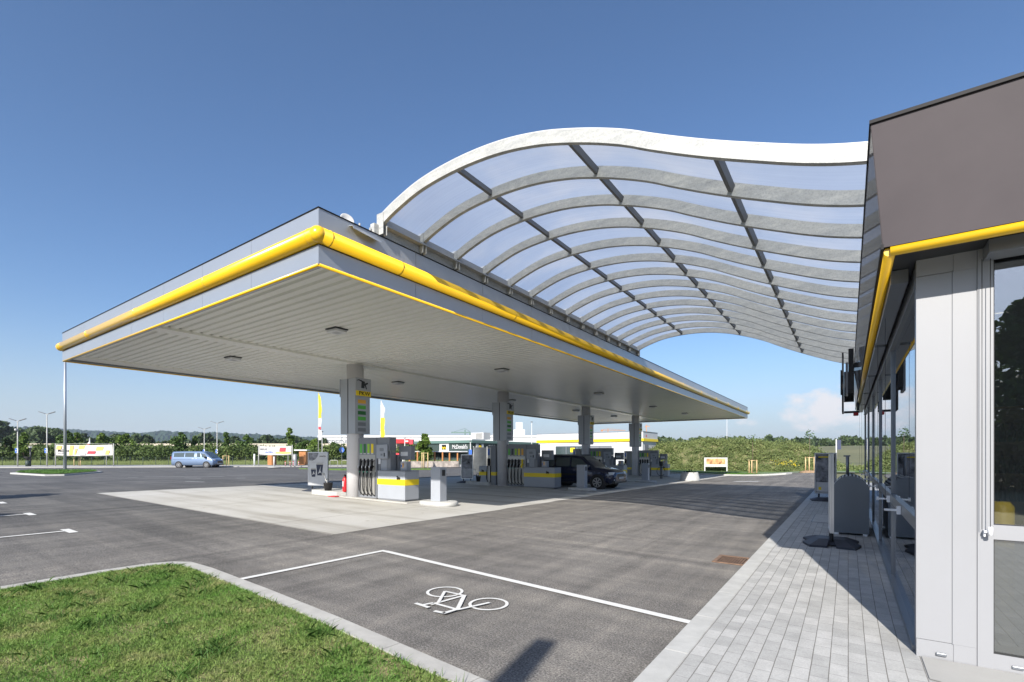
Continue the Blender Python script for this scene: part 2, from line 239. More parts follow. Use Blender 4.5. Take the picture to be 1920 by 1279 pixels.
# ------------------------------------------------------------ mesh helpers
class MB:
    def __init__(s): s.bm = bmesh.new(); s.mi = 0
    def face(s, pts):
        vs = [s.bm.verts.new(p) for p in pts]; f = s.bm.faces.new(vs); f.material_index = s.mi; return f
    def box(s, x0, x1, y0, y1, z0, z1, bev=0):
        r = bmesh.ops.create_cube(s.bm, size=1); vs = r['verts']
        for v in vs: v.co = Vector(((x0 + x1) / 2 + v.co.x * (x1 - x0), (y0 + y1) / 2 + v.co.y * (y1 - y0), (z0 + z1) / 2 + v.co.z * (z1 - z0)))
        if bev:
            es = list({e for v in vs for e in v.link_edges}); bmesh.ops.bevel(s.bm, geom=es, offset=bev, segments=2, affect='EDGES', profile=.5)
        return s
    def cyl(s, p, q, r, r2=None, n=16, cap=True):
        p = Vector(p); q = Vector(q); d = q - p; r2 = r if r2 is None else r2
        rr = bmesh.ops.create_cone(s.bm, cap_ends=cap, segments=n, radius1=r, radius2=r2, depth=d.length)
        mt = Matrix.Translation((p + q) / 2) @ d.to_track_quat('Z', 'Y').to_matrix().to_4x4()
        for v in rr['verts']: v.co = mt @ v.co
        for v in rr['verts']:
            for f in v.link_faces:
                if len(f.verts) == 4: f.smooth = True
        return s
    def tube(s, pts, r, n=8):
        pts = [Vector(p) for p in pts]; rings = []
        for i, p in enumerate(pts):
            t = (pts[min(i + 1, len(pts) - 1)] - pts[max(i - 1, 0)]).normalized(); q = t.to_track_quat('Z', 'Y')
            rings.append([s.bm.verts.new(p + q @ Vector((r * math.cos(a), r * math.sin(a), 0))) for a in [2 * math.pi * k / n for k in range(n)]])
        for a, b in zip(rings, rings[1:]):
            # align twist
            off = min(range(n), key=lambda o: sum((a[k].co - b[(k + o) % n].co).length for k in range(0, n, 2)))
            for k in range(n):
                f = s.bm.faces.new((a[k], a[(k + 1) % n], b[(k + 1 + off) % n], b[(k + off) % n])); f.smooth = True
            b[:] = b[off:] + b[:off]
        s.bm.faces.new(rings[0][::-1]); s.bm.faces.new(rings[-1]); return s
    def prism(s, pts, d):            # polygon (3-D points) extruded by vector d
        d = Vector(d); a = [s.bm.verts.new(p) for p in pts]; b = [s.bm.verts.new(Vector(p) + d) for p in pts]; n = len(pts)
        s.bm.faces.new(a); s.bm.faces.new(b[::-1])
        for i in range(n): s.bm.faces.new((a[i], b[i], b[(i + 1) % n], a[(i + 1) % n]))
        return s
    def lathe(s, prof, c=(0, 0, 0), n=24):
        c = Vector(c); rings = [[s.bm.verts.new(c + Vector((r * math.cos(2 * math.pi * k / n), r * math.sin(2 * math.pi * k / n), z))) for k in range(n)] for r, z in prof]
        for a, b in zip(rings, rings[1:]):
            for k in range(n): s.bm.faces.new((a[k], a[(k + 1) % n], b[(k + 1) % n], b[k])).smooth = True
        if prof[0][0] > 1e-4: s.bm.faces.new(rings[0][::-1])
        if prof[-1][0] > 1e-4: s.bm.faces.new(rings[-1])
        return s
    def xf(s, m):
        for v in s.bm.verts: v.co = m @ v.co
        return s
    def build(s, name, m, parent=None, loc=(0, 0, 0), rotz=0):
        bmesh.ops.recalc_face_normals(s.bm, faces=s.bm.faces)
        me = bpy.data.meshes.new(name); s.bm.to_mesh(me); s.bm.free(); me.materials.append(MT[m] if isinstance(m, str) else m)
        o = bpy.data.objects.new(name, me); C.objects.link(o); o.location = loc; o.rotation_euler = (0, 0, rotz)
        if parent: o.parent = parent
        return o
def tag(o, label=None, cat=None, group=None, kind=None):
    if label: o['label'] = label
    if cat: o['category'] = cat
    if group: o['group'] = group
    if kind: o['kind'] = kind
    return o
def thing(name, label, cat, loc=(0, 0, 0), rz=0, group=None):
    o = bpy.data.objects.new(name, None); o.empty_display_size = .2; C.objects.link(o); o.location = loc; o.rotation_euler = (0, 0, rz); return tag(o, label, cat, group)
def bx(name, m, parent, *b, bev=0, **k): return MB().box(*b, bev=bev).build(name, m, parent, **k)
def dup(o, loc=None, label=None, rz=None, group=None, parent=None):
    c = o.copy(); C.objects.link(c)
    if parent: c.parent = parent
    if loc is not None: c.location = loc
    if rz is not None: c.rotation_euler = (0, 0, rz)
    if label: c['label'] = label
    if group: c['group'] = group
    for ch in list(o.children): dup(ch, parent=c)
    return c
def np_mesh(name, verts, faces_n, m, parent=None):     # verts (n,k,3): n separate k-gons
    n, k = verts.shape[:2]; me = bpy.data.meshes.new(name); me.vertices.add(n * k); me.vertices.foreach_set('co', verts.reshape(-1).astype(np.float32))
    me.loops.add(n * k); me.loops.foreach_set('vertex_index', np.arange(n * k, dtype=np.int32)); me.polygons.add(n); me.polygons.foreach_set('loop_start', np.arange(0, n * k, k, dtype=np.int32))
    me.update(calc_edges=True); me.materials.append(MT[m]); o = bpy.data.objects.new(name, me); C.objects.link(o)
    if parent: o.parent = parent
    return o
def text(body, size, name, m, parent, loc, rot, ext=.004, font_w=1.0, align='CENTER'):
    cu = bpy.data.curves.new(name, 'FONT'); cu.body = body; cu.size = size; cu.extrude = ext; cu.align_x = align; cu.align_y = 'CENTER'; cu.offset = size * .012
    t = bpy.data.objects.new(name, cu); C.objects.link(t); bpy.context.view_layer.update()
    me = bpy.data.meshes.new_from_object(t.evaluated_get(bpy.context.evaluated_depsgraph_get())); bpy.data.objects.remove(t)
    me.materials.clear(); me.materials.append(MT[m]); me.transform(Matrix.Diagonal((font_w, 1, 1, 1)))
    o = bpy.data.objects.new(name, me); C.objects.link(o); o.parent = parent; o.location = loc; o.rotation_euler = rot; return o
FACE_S = (R_(90), 0, 0)             # text readable from -Y
FACE_E = (R_(90), 0, R_(90))        # text readable from +X
def ss(a, b, x): t = min(1, max(0, (x - a) / (b - a))); return t * t * (3 - 2 * t)
def g(x, y):                          # the lot falls away along the driveway and rises a little to the left
    wgt = ss(2, 8, -x); a = .012 * min(14, max(0, -x - 8.4)) * (1 - ss(30, 50, -x)); b = -.009 * min(35, max(0, y - 8)) * (1 - ss(25, 60, -x))
    return wgt * (a + b)
FW = np.array([-math.sin(YAW), math.cos(YAW)]); RT = np.array([math.cos(YAW), math.sin(YAW)])
def W(px, d):                         # ground place at bearing px (in 1920 px units) and distance d ahead
    p = FW * d + RT * (px - 960) / 906.7 * d; return float(p[0]), float(p[1])
def HZ(py, d): return 1.6 + (852 - py) * d / 906.7
rng = np.random.default_rng(7); random.seed(7)

# ------------------------------------------------------------ ground, lot, kerbs
def sheet(name, poly, off, m, cell=3., parent=None, thick=0, kind='structure'):
    bm = bmesh.new(); bm.faces.new([bm.verts.new((x, y, 0)) for x, y in poly])
    xs = [p[0] for p in poly]; ys = [p[1] for p in poly]
    for ax, lo, hi in ((0, min(xs), max(xs)), (1, min(ys), max(ys))):
        k = math.ceil(lo / cell)
        while k * cell < hi:
            co = [0, 0, 0]; co[ax] = k * cell; no = [0, 0, 0]; no[ax] = 1
            bmesh.ops.bisect_plane(bm, geom=bm.verts[:] + bm.edges[:] + bm.faces[:], plane_co=co, plane_no=no); k += 1
    for v in bm.verts: v.co.z = g(v.co.x, v.co.y) + off
    if thick:
        r = bmesh.ops.extrude_face_region(bm, geom=bm.faces[:])
        for e in r['geom']:
            if isinstance(e, bmesh.types.BMVert): e.co.z -= thick
    bmesh.ops.recalc_face_normals(bm, faces=bm.faces)
    if not thick:
        for f in bm.faces:
            if f.normal.z < 0: f.normal_flip()
    me = bpy.data.meshes.new(name); bm.to_mesh(me); bm.free(); me.materials.append(MT[m]); o = bpy.data.objects.new(name, me); C.objects.link(o)
    if parent: o.parent = parent
    elif kind: o['kind'] = kind
    return o
def ground():
    bm = bmesh.new(); rs = [0, 15, 30, 45, 60, 75, 90, 105, 120, 140, 160, 180, 200, 240, 300, 450, 700, 1200, 2500, 4000]; n = 96; prev = None
    for r in rs[1:]:
        ring = []
        for k in range(n):
            a = 2 * math.pi * k / n; x, y = r * math.cos(a), r * math.sin(a)
            ring.append(bm.verts.new((x, y, g(x, y) - .07 + 4.6 * ss(105, 200, r) * (1 if y > -60 else 0.3))))
        if prev is None: bm.faces.new(ring)
        else:
            for k in range(n): bm.faces.new((prev[k], prev[(k + 1) % n], ring[(k + 1) % n], ring[k])).smooth = True
        prev = ring
    me = bpy.data.meshes.new('ground'); bm.to_mesh(me); bm.free(); me.materials.append(MT['field']); o = bpy.data.objects.new('ground', me); C.objects.link(o); o['kind'] = 'structure'
ground()
sheet('asphalt_lot', [(-1.2, -14), (-1.2, 20.5), (-1.2, 30), (-1.3, 47), (-1.8, 51), (-16, 52), (-60, 66), (-90, 50), (-92, 20), (-92, -14)], 0, 'asphalt', 3)
sheet('concrete_apron', [(-8.42, 5.85), (-8.0, 46), (-22.7, 46), (-22.7, 5.86)], .006, 'concrete', 2)
def ring_line(pts, wdt, side=1):      # band of width w along an open polyline
    P = [Vector((*p, 0)) for p in pts]; o = []
    for i, p in enumerate(P):
        a = (P[i] - P[i - 1]).normalized() if i else (P[1] - P[0]).normalized(); b = (P[i + 1] - P[i]).normalized() if i < len(P) - 1 else a
        t = (a + b).normalized(); nn = Vector((-t.y, t.x, 0)) * side; o.append(p + nn * wdt / max(.5, t.dot(a)))
    return P, o
def kerb(name, pts, wdt, z0, z1, m, side=1, joint=1.0, parent=None):
    P, Q = ring_line(pts, wdt, side); mb = MB(); acc = 0
    for i in range(len(P) - 1):
        n = max(1, int(round((P[i + 1] - P[i]).length / joint))) if joint else 1
        for k in range(n):
            a, b = k / n, (k + 1) / n; gpx = .0042 / max(.01, (P[i + 1] - P[i]).length) if joint else 0
            a2 = a + gpx; b2 = b - gpx
            q = [P[i].lerp(P[i + 1], a2), P[i].lerp(P[i + 1], b2), Q[i].lerp(Q[i + 1], b2), Q[i].lerp(Q[i + 1], a2)]
            zz = [g(v.x, v.y) for v in q]
            top = [mb.bm.verts.new((v.x, v.y, z + z1)) for v, z in zip(q, zz)]; bot = [mb.bm.verts.new((v.x, v.y, z + z0)) for v, z in zip(q, zz)]
            mb.bm.faces.new(top)
            for j in range(4): mb.bm.faces.new((top[j], bot[j], bot[(j + 1) % 4], top[(j + 1) % 4]))
    o = mb.build(name, m, parent)
    if not parent: o['kind'] = 'structure'
    return o
# front lawn and its kerb
LK = [(-8.15, -6), (-8.24, 1.0), (-8.3, 2.2), (-8.27, 2.68), (-8.12, 2.98), (-7.85, 3.12), (-7.2, 3.12), (-5.5, 3.0), (-3.99, 2.87), (-2.12, 2.66), (-1.19, 2.56)]
kerb('kerb_front_lawn', LK, .17, -.05, .035, 'kerb', -1, 1.0)
_, inner = ring_line(LK, .17, -1)
lawn = [(v.x, v.y) for v in inner] + [(-1.19, -6)]
sheet('front_lawn_soil', lawn, .022, 'soil', .5)
def inside(px, py, poly):
    res = np.zeros(len(px), bool); j = len(poly) - 1
    for i in range(len(poly)):
        xi, yi = poly[i]; xj, yj = poly[j]
        with np.errstate(divide='ignore', invalid='ignore'): c = ((yi > py) != (yj > py)) & (px < (xj - xi) * (py - yi) / (yj - yi + 1e-12) + xi)
        res ^= c; j = i
    return res
def blades(n, box, poly, hmin, hmax, wd, lean, zf, cl=None):
    x = rng.uniform(box[0], box[1], n); y = rng.uniform(box[2], box[3], n)
    if cl is not None: c = cl[rng.integers(0, len(cl), n)]; x = c[:, 0] + rng.normal(0, 1, n) * c[:, 2]; y = c[:, 1] + rng.normal(0, 1, n) * c[:, 2]
    k = inside(x, y, poly); x, y = x[k], y[k]; n = len(x)
    h = rng.uniform(hmin, hmax, n); a = rng.uniform(0, 6.283, n); la = rng.uniform(0, 6.283, n); le = h * np.abs(rng.normal(0, lean, n)) + .002
    dx, dy = np.cos(a) * wd / 2 * rng.uniform(.6, 1.3, n), np.sin(a) * wd / 2; lx, ly = np.cos(la) * le, np.sin(la) * le; z = np.full(n, zf)
    v = np.stack([np.stack([x - dx, y - dy, z], 1), np.stack([x + dx, y + dy, z], 1), np.stack([x + lx * .4 + dx * .8, y + ly * .4 + dy * .8, z + h * .6], 1), np.stack([x + lx, y + ly, z + h * .92], 1), np.stack([x + lx * .4 - dx * .8, y + ly * .4 - dy * .8, z + h * .6], 1)], 1)
    return v
# only the part of the lawn close to the camera's view gets blades
lv = [(x, y) for x, y in lawn]
density = rng.uniform(0, 1, 1)
bl = blades(230000, (-8.3, -1.2, -.6, 3.1), lv, .012, .045, .0045, .9, .02)
# thin the blades in dry patches
cx, cy = bl[:, 0, 0], bl[:, 0, 1]
pt = np.sin(cx * 3.1 + 1.3 * np.sin(cy * 2.3)) * np.sin(cy * 4.1 + cx) + .5 * np.sin(cx * 9 + cy * 6) 
bl = bl[(pt < .35) | (rng.uniform(0, 1, len(pt)) < .6)]
tag(np_mesh('lawn_grass', bl, 5, 'grass'), 'short sunlit patchy grass filling the kerbed lawn in the foreground', 'grass', kind='stuff')
tc_ = np.array([[-3.3, 2.35, .09], [-5.9, 1.9, .12], [-7.0, 2.5, .14], [-6.4, 2.55, .12], [-7.6, 2.2, .1], [-6.9, 1.6, .12], [-4.3, 1.9, .07], [-3.2, 1.5, .07], [-5.1, 1.0, .1], [-6.3, .9, .12], [-3.9, 2.55, .1], [-7.8, 1.4, .12], [-2.6, 2.0, .06], [-5.0, 2.6, .12], [-6.7, 2.8, .1], [-7.7, 2.8, .1]])
tc_ = np.vstack([tc_, np.column_stack([rng.uniform(-8, -2, 40), rng.uniform(.3, 2.8, 40), rng.uniform(.03, .16, 40)])]); tf = blades(4200, (0, 0, 0, 0), lv, .04, .095, .006, 1.1, .02, tc_)
tag(np_mesh('grass_tufts', tf, 5, 'grass_t'), 'longer green grass tufts scattered over the foreground lawn', 'grass', kind='stuff')
# pavement in front of the shop
sheet('pavement', [(-1.02, -3), (-1.02, 33), (8, 33), (8, 20), (.5, 20), (.5, 4.5), (8, 4.5), (8, -3)], .052, 'pavers', 3)
kerb('pavement_kerb', [(-1.2, -3), (-1.2, 20.5), (-1.2, 32.6)], .18, -.05, .056, 'kerb2', -1, 1.0)
sheet('concrete_step', [(.46, 4.36), (2.6, 3.9), (6, 3.9), (6, 4.82), (.46, 4.82)], .060, 'path', 2)
# markings
def line(a, b, wd, name='road_marking', off=.012):
    a = Vector((*a, 0)); b = Vector((*b, 0)); t = (b - a).normalized(); n = Vector((-t.y, t.x, 0)) * wd / 2; P = [a + n, b + n, b - n, a - n]
    return sheet(name, [(v.x, v.y) for v in P], off, 'paint', 3)
def poly_mark(parts, name, off=.012):
    mb = MB()
    for P in parts: mb.face([(x, y, g(x, y) + off) for x, y in P])
    o = mb.build(name, 'paint'); o['kind'] = 'structure'; return o
line((-6.36, 3.10), (-6.30, 5.38), .1, 'bay_line'); line((-6.245, 5.335), (-1.2, 4.72), .1, 'bay_line')
def strokes(segs, wd):
    out = []
    for a, b in segs:
        a = Vector(a); b = Vector(b); t = (b - a).normalized(); n = Vector((-t.y, t.x)) * wd / 2; out.append([tuple(a + n), tuple(b + n), tuple(b - n), tuple(a - n)])
    return out
def ringp(c, ra, wd, n=40):
    return [[(c[0] + r * math.cos(a), c[1] + r * math.sin(a)) for r, a in ((ra, 2 * math.pi * k / n), (ra, 2 * math.pi * (k + 1) / n), (ra - wd, 2 * math.pi * (k + 1) / n), (ra - wd, 2 * math.pi * k / n))] for k in range(n)]
rw, fw_ = (-3.83, 4.15), (-3.14, 4.08)
bk = ringp(rw, .215, .035) + ringp(fw_, .215, .035)
poly_mark(bk, 'bicycle_symbol', .012)
poly_mark(strokes([((-3.62, 3.70), (-3.55, 4.17))], .04), 'bicycle_symbol', .0135)
poly_mark(strokes([((-3.63, 3.76), (-3.27, 3.74))], .04), 'bicycle_symbol', .0150)
poly_mark(strokes([((-3.28, 3.74), (-3.55, 4.17))], .045), 'bicycle_symbol', .0165)
poly_mark(strokes([((-3.83, 4.15), (-3.56, 4.15))], .035), 'bicycle_symbol', .0180)
poly_mark(strokes([((-3.83, 4.15), (-3.60, 3.80))], .035), 'bicycle_symbol', .0195)
poly_mark(strokes([((-3.30, 3.62), (-3.14, 4.10))], .04), 'bicycle_symbol', .0210)
poly_mark(strokes([((-3.77, 3.63), (-3.55, 3.605))], .045), 'bicycle_symbol', .0225)
poly_mark(strokes([((-3.665, 3.62), (-3.62, 3.74))], .035), 'bicycle_symbol', .0240)
poly_mark(strokes([((-3.42, 3.55), (-3.285, 3.56)), ((-3.295, 3.545), (-3.27, 3.72))], .045), 'bicycle_symbol', .0255)
for x, y0 in ((-12.83, 2.94), (-16.75, 3.08), (-20.7, 3.2)):
    line((x - .05, y0 - .1), (x - .12, y0 - 6), .1, 'parking_line'); line((x - .35, y0 - .04), (x + .3, y0 - .04), .14, 'parking_line')
for x, y in ((-28.5, 11.3), (-33.5, 13.2)): line((x - .7, y), (x + .7, y + .35), .12, 'lane_dash')
for px0, px1, py in ((270, 420, 896), (240, 258, 898), (443, 460, 900)):
    d = 906.7 * 1.6 / (py - 852); line(W(px0, d), W(px1, d), .14, 'lane_dash')
d = 906.7 * 1.6 / (893 - 852); line(W(425, d), W(560, d * 1.03), .14, 'lane_line'); line(W(520, 24), W(565, 24), .16, 'lane_line'); line(W(625, 23.5), W(900, 23.2), .25, 'lane_line')
sheet('give_way_marking', [(-6.2, 34.0), (-4.6, 33.2), (-4.5, 33.9), (-6.0, 34.6)], .012, 'paint', 3)
# rusty drain cut into the asphalt beside the kerb and a slab cover in the paving
t = thing('drain_grate', 'rusty slotted iron drain grate set in the asphalt beside the pavement kerb', 'drain', (0, 0, 0))
mb = MB()
for k in range(11): mb.box(-1.62 + .037 * k, -1.60 + .037 * k, 7.62, 8.12, .005, .016)
mb.build('grating', 'rust', t); mb = MB(); mb.box(-1.66, -1.21, 7.58, 7.62, .004, .018).box(-1.66, -1.21, 8.12, 8.16, .004, .018).box(-1.66, -1.62, 7.6, 8.14, .004, .017); mb.build('frame', 'rust', t)
bx('pit', 'black', t, -1.63, -1.21, 7.61, 8.13, .0005, .0045)
t = thing('access_cover', 'pale rectangular access cover let into the paving behind the pavement sign', 'manhole cover', (0, 0, 0))
bx('cover_slab', 'kerb2', t, -.68, -.1, 13.05, 14.7, .045, .0575); mb = MB(); mb.box(-.70, -.68, 13.03, 14.72, .045, .0555).box(-.7, -.08, 13.01, 13.05, .045, .056).box(-.7, -.08, 14.7, 14.74, .045, .056); mb.build('frame', 'dark', t)
# lamp island far left
t_is = [(-60.9, 11.2), (-56.0, 9.0), (-48.6, 9.6), (-48.2, 10.6), (-54.0, 14.4), (-56.5, 14.6)]
sheet('traffic_island', t_is, .11, 'kerb2', 4, thick=.12)
cxm = sum(p[0] for p in t_is) / 6; cym = sum(p[1] for p in t_is) / 6
sheet('island_grass', [(cxm + (x - cxm) * .93, cym + (y - cym) * .9) for x, y in t_is], .16, 'grass_f', 4)
ib = blades(9000, (-62, -48, 8, 15), [(cxm + (x - cxm) * .92, cym + (y - cym) * .88) for x, y in t_is], .08, .2, .03, .5, .15)
tag(np_mesh('island_grass_blades', ib, 5, 'grass_t'), 'bright green grass on the kerbed lamp island', 'grass', kind='stuff')
# far kerb, pavement and verge
P1 = [W(-80, 57), W(0, 57), W(470, 61), W(900, 68), W(905, 76), W(0, 66), W(-80, 66)]
sheet('far_footway', P1, .10, 'path', 6, thick=.1)
# far right verge
vg = [(-15.5, 47.0), (-5.6, 46.6), (-4.6, 47.2), (-4.3, 48.2), (-5.2, 49.6), (-15.5, 50.4)]
sheet('verge_lawn', vg, .10, 'grass_f', 3, thick=.14)
kerb('verge_kerb', [(-15.5, 46.9), (-5.55, 46.5), (-4.45, 47.15), (-4.15, 48.2), (-5.1, 49.7)], .16, -.05, .13, 'kerb2', -1, 1.0)
ib = blades(9000, (-15.5, -4, 46.5, 50.4), [(-15.4, 47.1), (-5.6, 46.8), (-4.8, 47.3), (-4.5, 48.2), (-5.3, 49.5), (-15.4, 50.2)], .04, .12, .03, .5, -.2)
tag(np_mesh('verge_grass', ib, 5, 'grass_t'), 'mown green verge between the kerb and the weedy bank', 'grass', kind='stuff')
sheet('back_path', [(-24, 50.6), (-4.5, 50.2), (-1.5, 50.9), (.5, 50.9), (.5, 52.2), (-24, 52.6)], .06, 'path', 3)
sheet('side_verge', [(-24, 52.4), (6, 52), (6, 62), (-24, 62)], .01, 'grass_f', 6)

# ------------------------------------------------------------ the canopy
X0, X1, Y0, Y1 = -21.95, -7.25, 4.78, 46.7
canopy = thing('fuel_canopy', 'large flat silver canopy roof with a yellow tube round its edge over the pumps', 'canopy', (0, 0, 0))
def band(z0, z1, inset=0, th=.12, m='silver', name='fascia', seg=2.32):
    mb = MB(); a0, a1, b0, b1 = X0 + inset, X1 - inset, Y0 + inset, Y1 - inset; gp = .004
    ny = int((b1 - b0) / seg) + 1; nx = int((a1 - a0) / seg) + 1
    for k in range(ny):
        y0 = b0 + (b1 - b0) * k / ny + (gp if k else 0); y1 = b0 + (b1 - b0) * (k + 1) / ny - (gp if k < ny - 1 else 0)
        mb.box(a1 - th, a1, y0, y1, z0, z1); mb.box(a0, a0 + th, y0, y1, z0, z1)
    for k in range(nx):
        x0 = a0 + th + (a1 - a0 - 2 * th) * k / nx + (gp if k else .0); x1 = a0 + th + (a1 - a0 - 2 * th) * (k + 1) / nx - (gp if k < nx - 1 else .0)
        mb.box(x0, x1, b0, b0 + th, z0, z1); mb.box(x0, x1, b1 - th, b1, z0, z1)
    return mb.build(name, m, canopy)
band(4.78, 5.10, name='lower_fascia'); band(5.36, 5.715, name='upper_fascia'); band(4.80, 5.70, .06, .1, 'silver_d', 'backing_frame', 50)
band(5.715, 5.732, -.012, .16, 'black', 'top_flashing', 6)
mb = MB(); r = .132; zc = 5.25; e = .03
cs = [(X0 - e, Y0 - e), (X1 + e, Y0 - e), (X1 + e, Y1 + e), (X0 - e, Y1 + e)]
for (a, b), (c_, d_) in zip(cs, cs[1:] + cs[:1]): mb.cyl((a, b, zc), (c_, d_, zc), r, n=32)
for a, b in cs: 
    bmesh.ops.create_uvsphere(mb.bm, u_segments=24, v_segments=16, radius=r * 1.04, matrix=Matrix.Translation((a, b, zc)))
for y in np.arange(6.5, 46, 1.95 * 2): mb.cyl((X1 + e, y, zc), (X1 + e, y + .03, zc), r * 1.03, n=32)
for x in np.arange(X0 + 3, X1 - .5, 3.9): mb.cyl((x, Y0 - e, zc), (x + .03, Y0 - e, zc), r * 1.03, n=32)
for a, b in cs:
    for s_ in (.19, -.19):
        if X0 < a + s_ < X1: mb.cyl((a + s_, b, zc), (a + s_ + .02, b, zc), r * 1.04, n=32)
        if Y0 < b + s_ < Y1: mb.cyl((a, b + s_, zc), (a, b + s_ + .02, zc), r * 1.04, n=32)
tube = mb.build('edge_tube', 'yellow', canopy)
for f in tube.data.polygons: f.use_smooth = True
mb = MB()
for (a, b), (c_, d_) in zip(*(lambda q: (q, q[1:] + q[:1]))([(X0 + .02, Y0 + .02), (X1 - .02, Y0 + .02), (X1 - .02, Y1 - .02), (X0 + .02, Y1 - .02)])): mb.cyl((a, b, 4.775), (c_, d_, 4.775), .028, n=10)
mb.build('lower_yellow_trim', 'yellow', canopy)
# ribbed soffit
mb = MB(); zs = 4.87; prof = []; y = Y0 + .12
while y < Y1 - .2: prof += [(y, zs + .045), (y + .055, zs + .045), (y + .075, zs), (y + .23, zs)]; y += .25
vs = [(mb.bm.verts.new((X0 + .95, yy, zz)), mb.bm.verts.new((X1 - .10, yy, zz))) for yy, zz in prof]
for a, b in zip(vs, vs[1:]): mb.bm.faces.new((a[0], b[0], b[1], a[1]))
mb.build('ribbed_soffit', 'soffit', canopy)
mb = MB(); mb.box(X0 + .12, X0 + .95, Y0 + .12, Y1 - .12, zs - .03, zs + .06).box(X0 + .95, X1 - .1, Y1 - .9, Y1 - .12, zs - .03, zs - .002); mb.build('soffit_border', 'soffit', canopy)
bx('centre_beam', 'soffit', canopy, -14.83, -14.37, Y0 + .13, Y1 - .92, zs - .06, zs + .01)
bx('roof_deck', 'silver_d', canopy, X0 + .13, X1 - .13, Y0 + .13, Y1 - .13, 5.2, 5.5)
# loose open flashing near the wave roof
fl = thing('loose_flashing', 'bent light metal flashing lying open on the canopy edge beside the wave roof', 'flashing', (-7.25, 5.7, 5.74))
MB().prism([(-.35, -.32, -.03), (.10, -.32, -.12), (.10, .30, -.16), (-.35, .30, -.02)], (0, 0, .012)).build('sheet', 'silver', fl)
MB().prism([(.10, -.32, -.12), (.12, -.32, -.17), (.12, .30, -.21), (.10, .30, -.16)], (.006, 0, 0)).build('folded_lip', 'silver', fl)
MB().cyl((-.15, .02, -.02), (-.15, .02, .12), .018, n=8).build('bracket_pin', 'galv', fl); MB().cyl((-.1, .22, -.03), (-.1, .22, .1), .018, n=8).build('bracket_pin', 'galv', fl)
dsh = MB(); dsh.lathe([(.0, .0), (.10, .012), (.13, .04), (.12, .045), (.09, .02), (0, .012)], n=20); dsh.xf(Matrix.Translation((-7.55, 5.55, 5.88)) @ Matrix.Rotation(R_(70), 4, (.3, 1, 0)))
sd_ = thing('roof_dish', 'small white antenna dish on the canopy roof edge', 'antenna'); dsh.build('dish', 'white', sd_); MB().cyl((-7.55, 5.55, 5.5), (-7.55, 5.55, 5.86), .02, n=8).build('mast', 'galv', sd_)
# ceiling lights
LBL = ['nearest ceiling lamp on the right side of the canopy beam', 'second ceiling lamp right of the canopy beam', 'third ceiling lamp right of the canopy beam', 'fourth ceiling lamp right of the canopy beam', 'farthest ceiling lamp on the right side of the canopy beam',
       'nearest ceiling lamp on the left side of the canopy beam', 'second ceiling lamp left of the canopy beam', 'third ceiling lamp left of the canopy beam', 'fourth ceiling lamp left of the canopy beam', 'farthest ceiling lamp on the left side of the canopy beam']
lt = thing('canopy_light', LBL[0], 'ceiling light', (-10.95, 7.75, zs), 0, 'lamps under the canopy')
bx('mounting_plate', 'dark', lt, -.22, .22, -.19, .19, -.03, .0); bx('housing', 'offwhite', lt, -.20, .20, -.17, .17, -.10, -.032, bev=.01); bx('diffuser', 'lens', lt, -.10, .10, -.08, .08, -.108, -.101)
for i, (x, y) in enumerate([(-10.9, 15.0), (-10.9, 23.8), (-10.9, 32.5), (-10.6, 39.2), (-17.0, 8.0), (-16.7, 15.0), (-16.6, 23.8), (-16.5, 32.0), (-16.3, 38.6)]): dup(lt, (x, y, zs), LBL[i + 1])

# ------------------------------------------------------------ wave roof
PR = [(-7.27, 6.09), (-7.02, 6.20), (-6.79, 6.28), (-6.36, 6.41), (-5.95, 6.475), (-5.56, 6.505), (-5.19, 6.515), (-4.84, 6.505), (-4.51, 6.48), (-4.19, 6.435), (-3.89, 6.375), (-3.60, 6.305), (-3.33, 6.22), (-3.01, 6.11), (-2.69, 5.985), (-2.34, 5.83), (-2.06, 5.675), (-1.6, 5.445), (-1.19, 5.255), (-.78, 5.08), (-.42, 4.93), (-.08, 4.81), (.3, 4.71), (.7, 4.65), (1.2, 4.62)]
for _ in range(2): PR = [PR[0]] + [p for a, b in zip(PR, PR[1:]) for p in ((a[0] * .75 + b[0] * .25, a[1] * .75 + b[1] * .25), (a[0] * .25 + b[0] * .75, a[1] * .25 + b[1] * .75))] + [PR[-1]]
def nrm(i, P=PR):
    a, b = P[max(0, i - 1)], P[min(len(P) - 1, i + 1)]; t = Vector((b[0] - a[0], b[1] - a[1])).normalized(); return Vector((-t.y, t.x))
wave = thing('wave_roof', 'wavy translucent roof on curved galvanised ribs between the canopy and the shop', 'roof', (0, 0, 0))
def rib(y0, wd=.075, dep=.17, name='rib'):
    mb = MB(); rows = []
    for i, p in enumerate(PR):
        n = nrm(i); q = Vector(p) - n * dep; rows.append([mb.bm.verts.new(c) for c in ((p[0], y0, p[1]), (p[0], y0 + wd, p[1]), (q.x, y0 + wd, q.y), (q.x, y0, q.y))])
    for a, b in zip(rows, rows[1:]):
        for k in range(4): mb.bm.faces.new((a[k], a[(k + 1) % 4], b[(k + 1) % 4], b[k]))
    mb.bm.faces.new(rows[0]); mb.bm.faces.new(rows[-1][::-1]); return mb.build(name, 'galv', wave)
NR = 14; SP = 1.04; YW = 6.07
r0 = rib(YW); 
for i in range(1, NR):
    c = r0.copy(); C.objects.link(c); c.parent = wave; c.location = (0, SP * i, 0)
def at_x(x):
    for i, (a, b) in enumerate(zip(PR, PR[1:])):
        if a[0] <= x <= b[0]: t = (x - a[0]) / (b[0] - a[0]); return a[1] + t * (b[1] - a[1]), nrm(i)
br = None
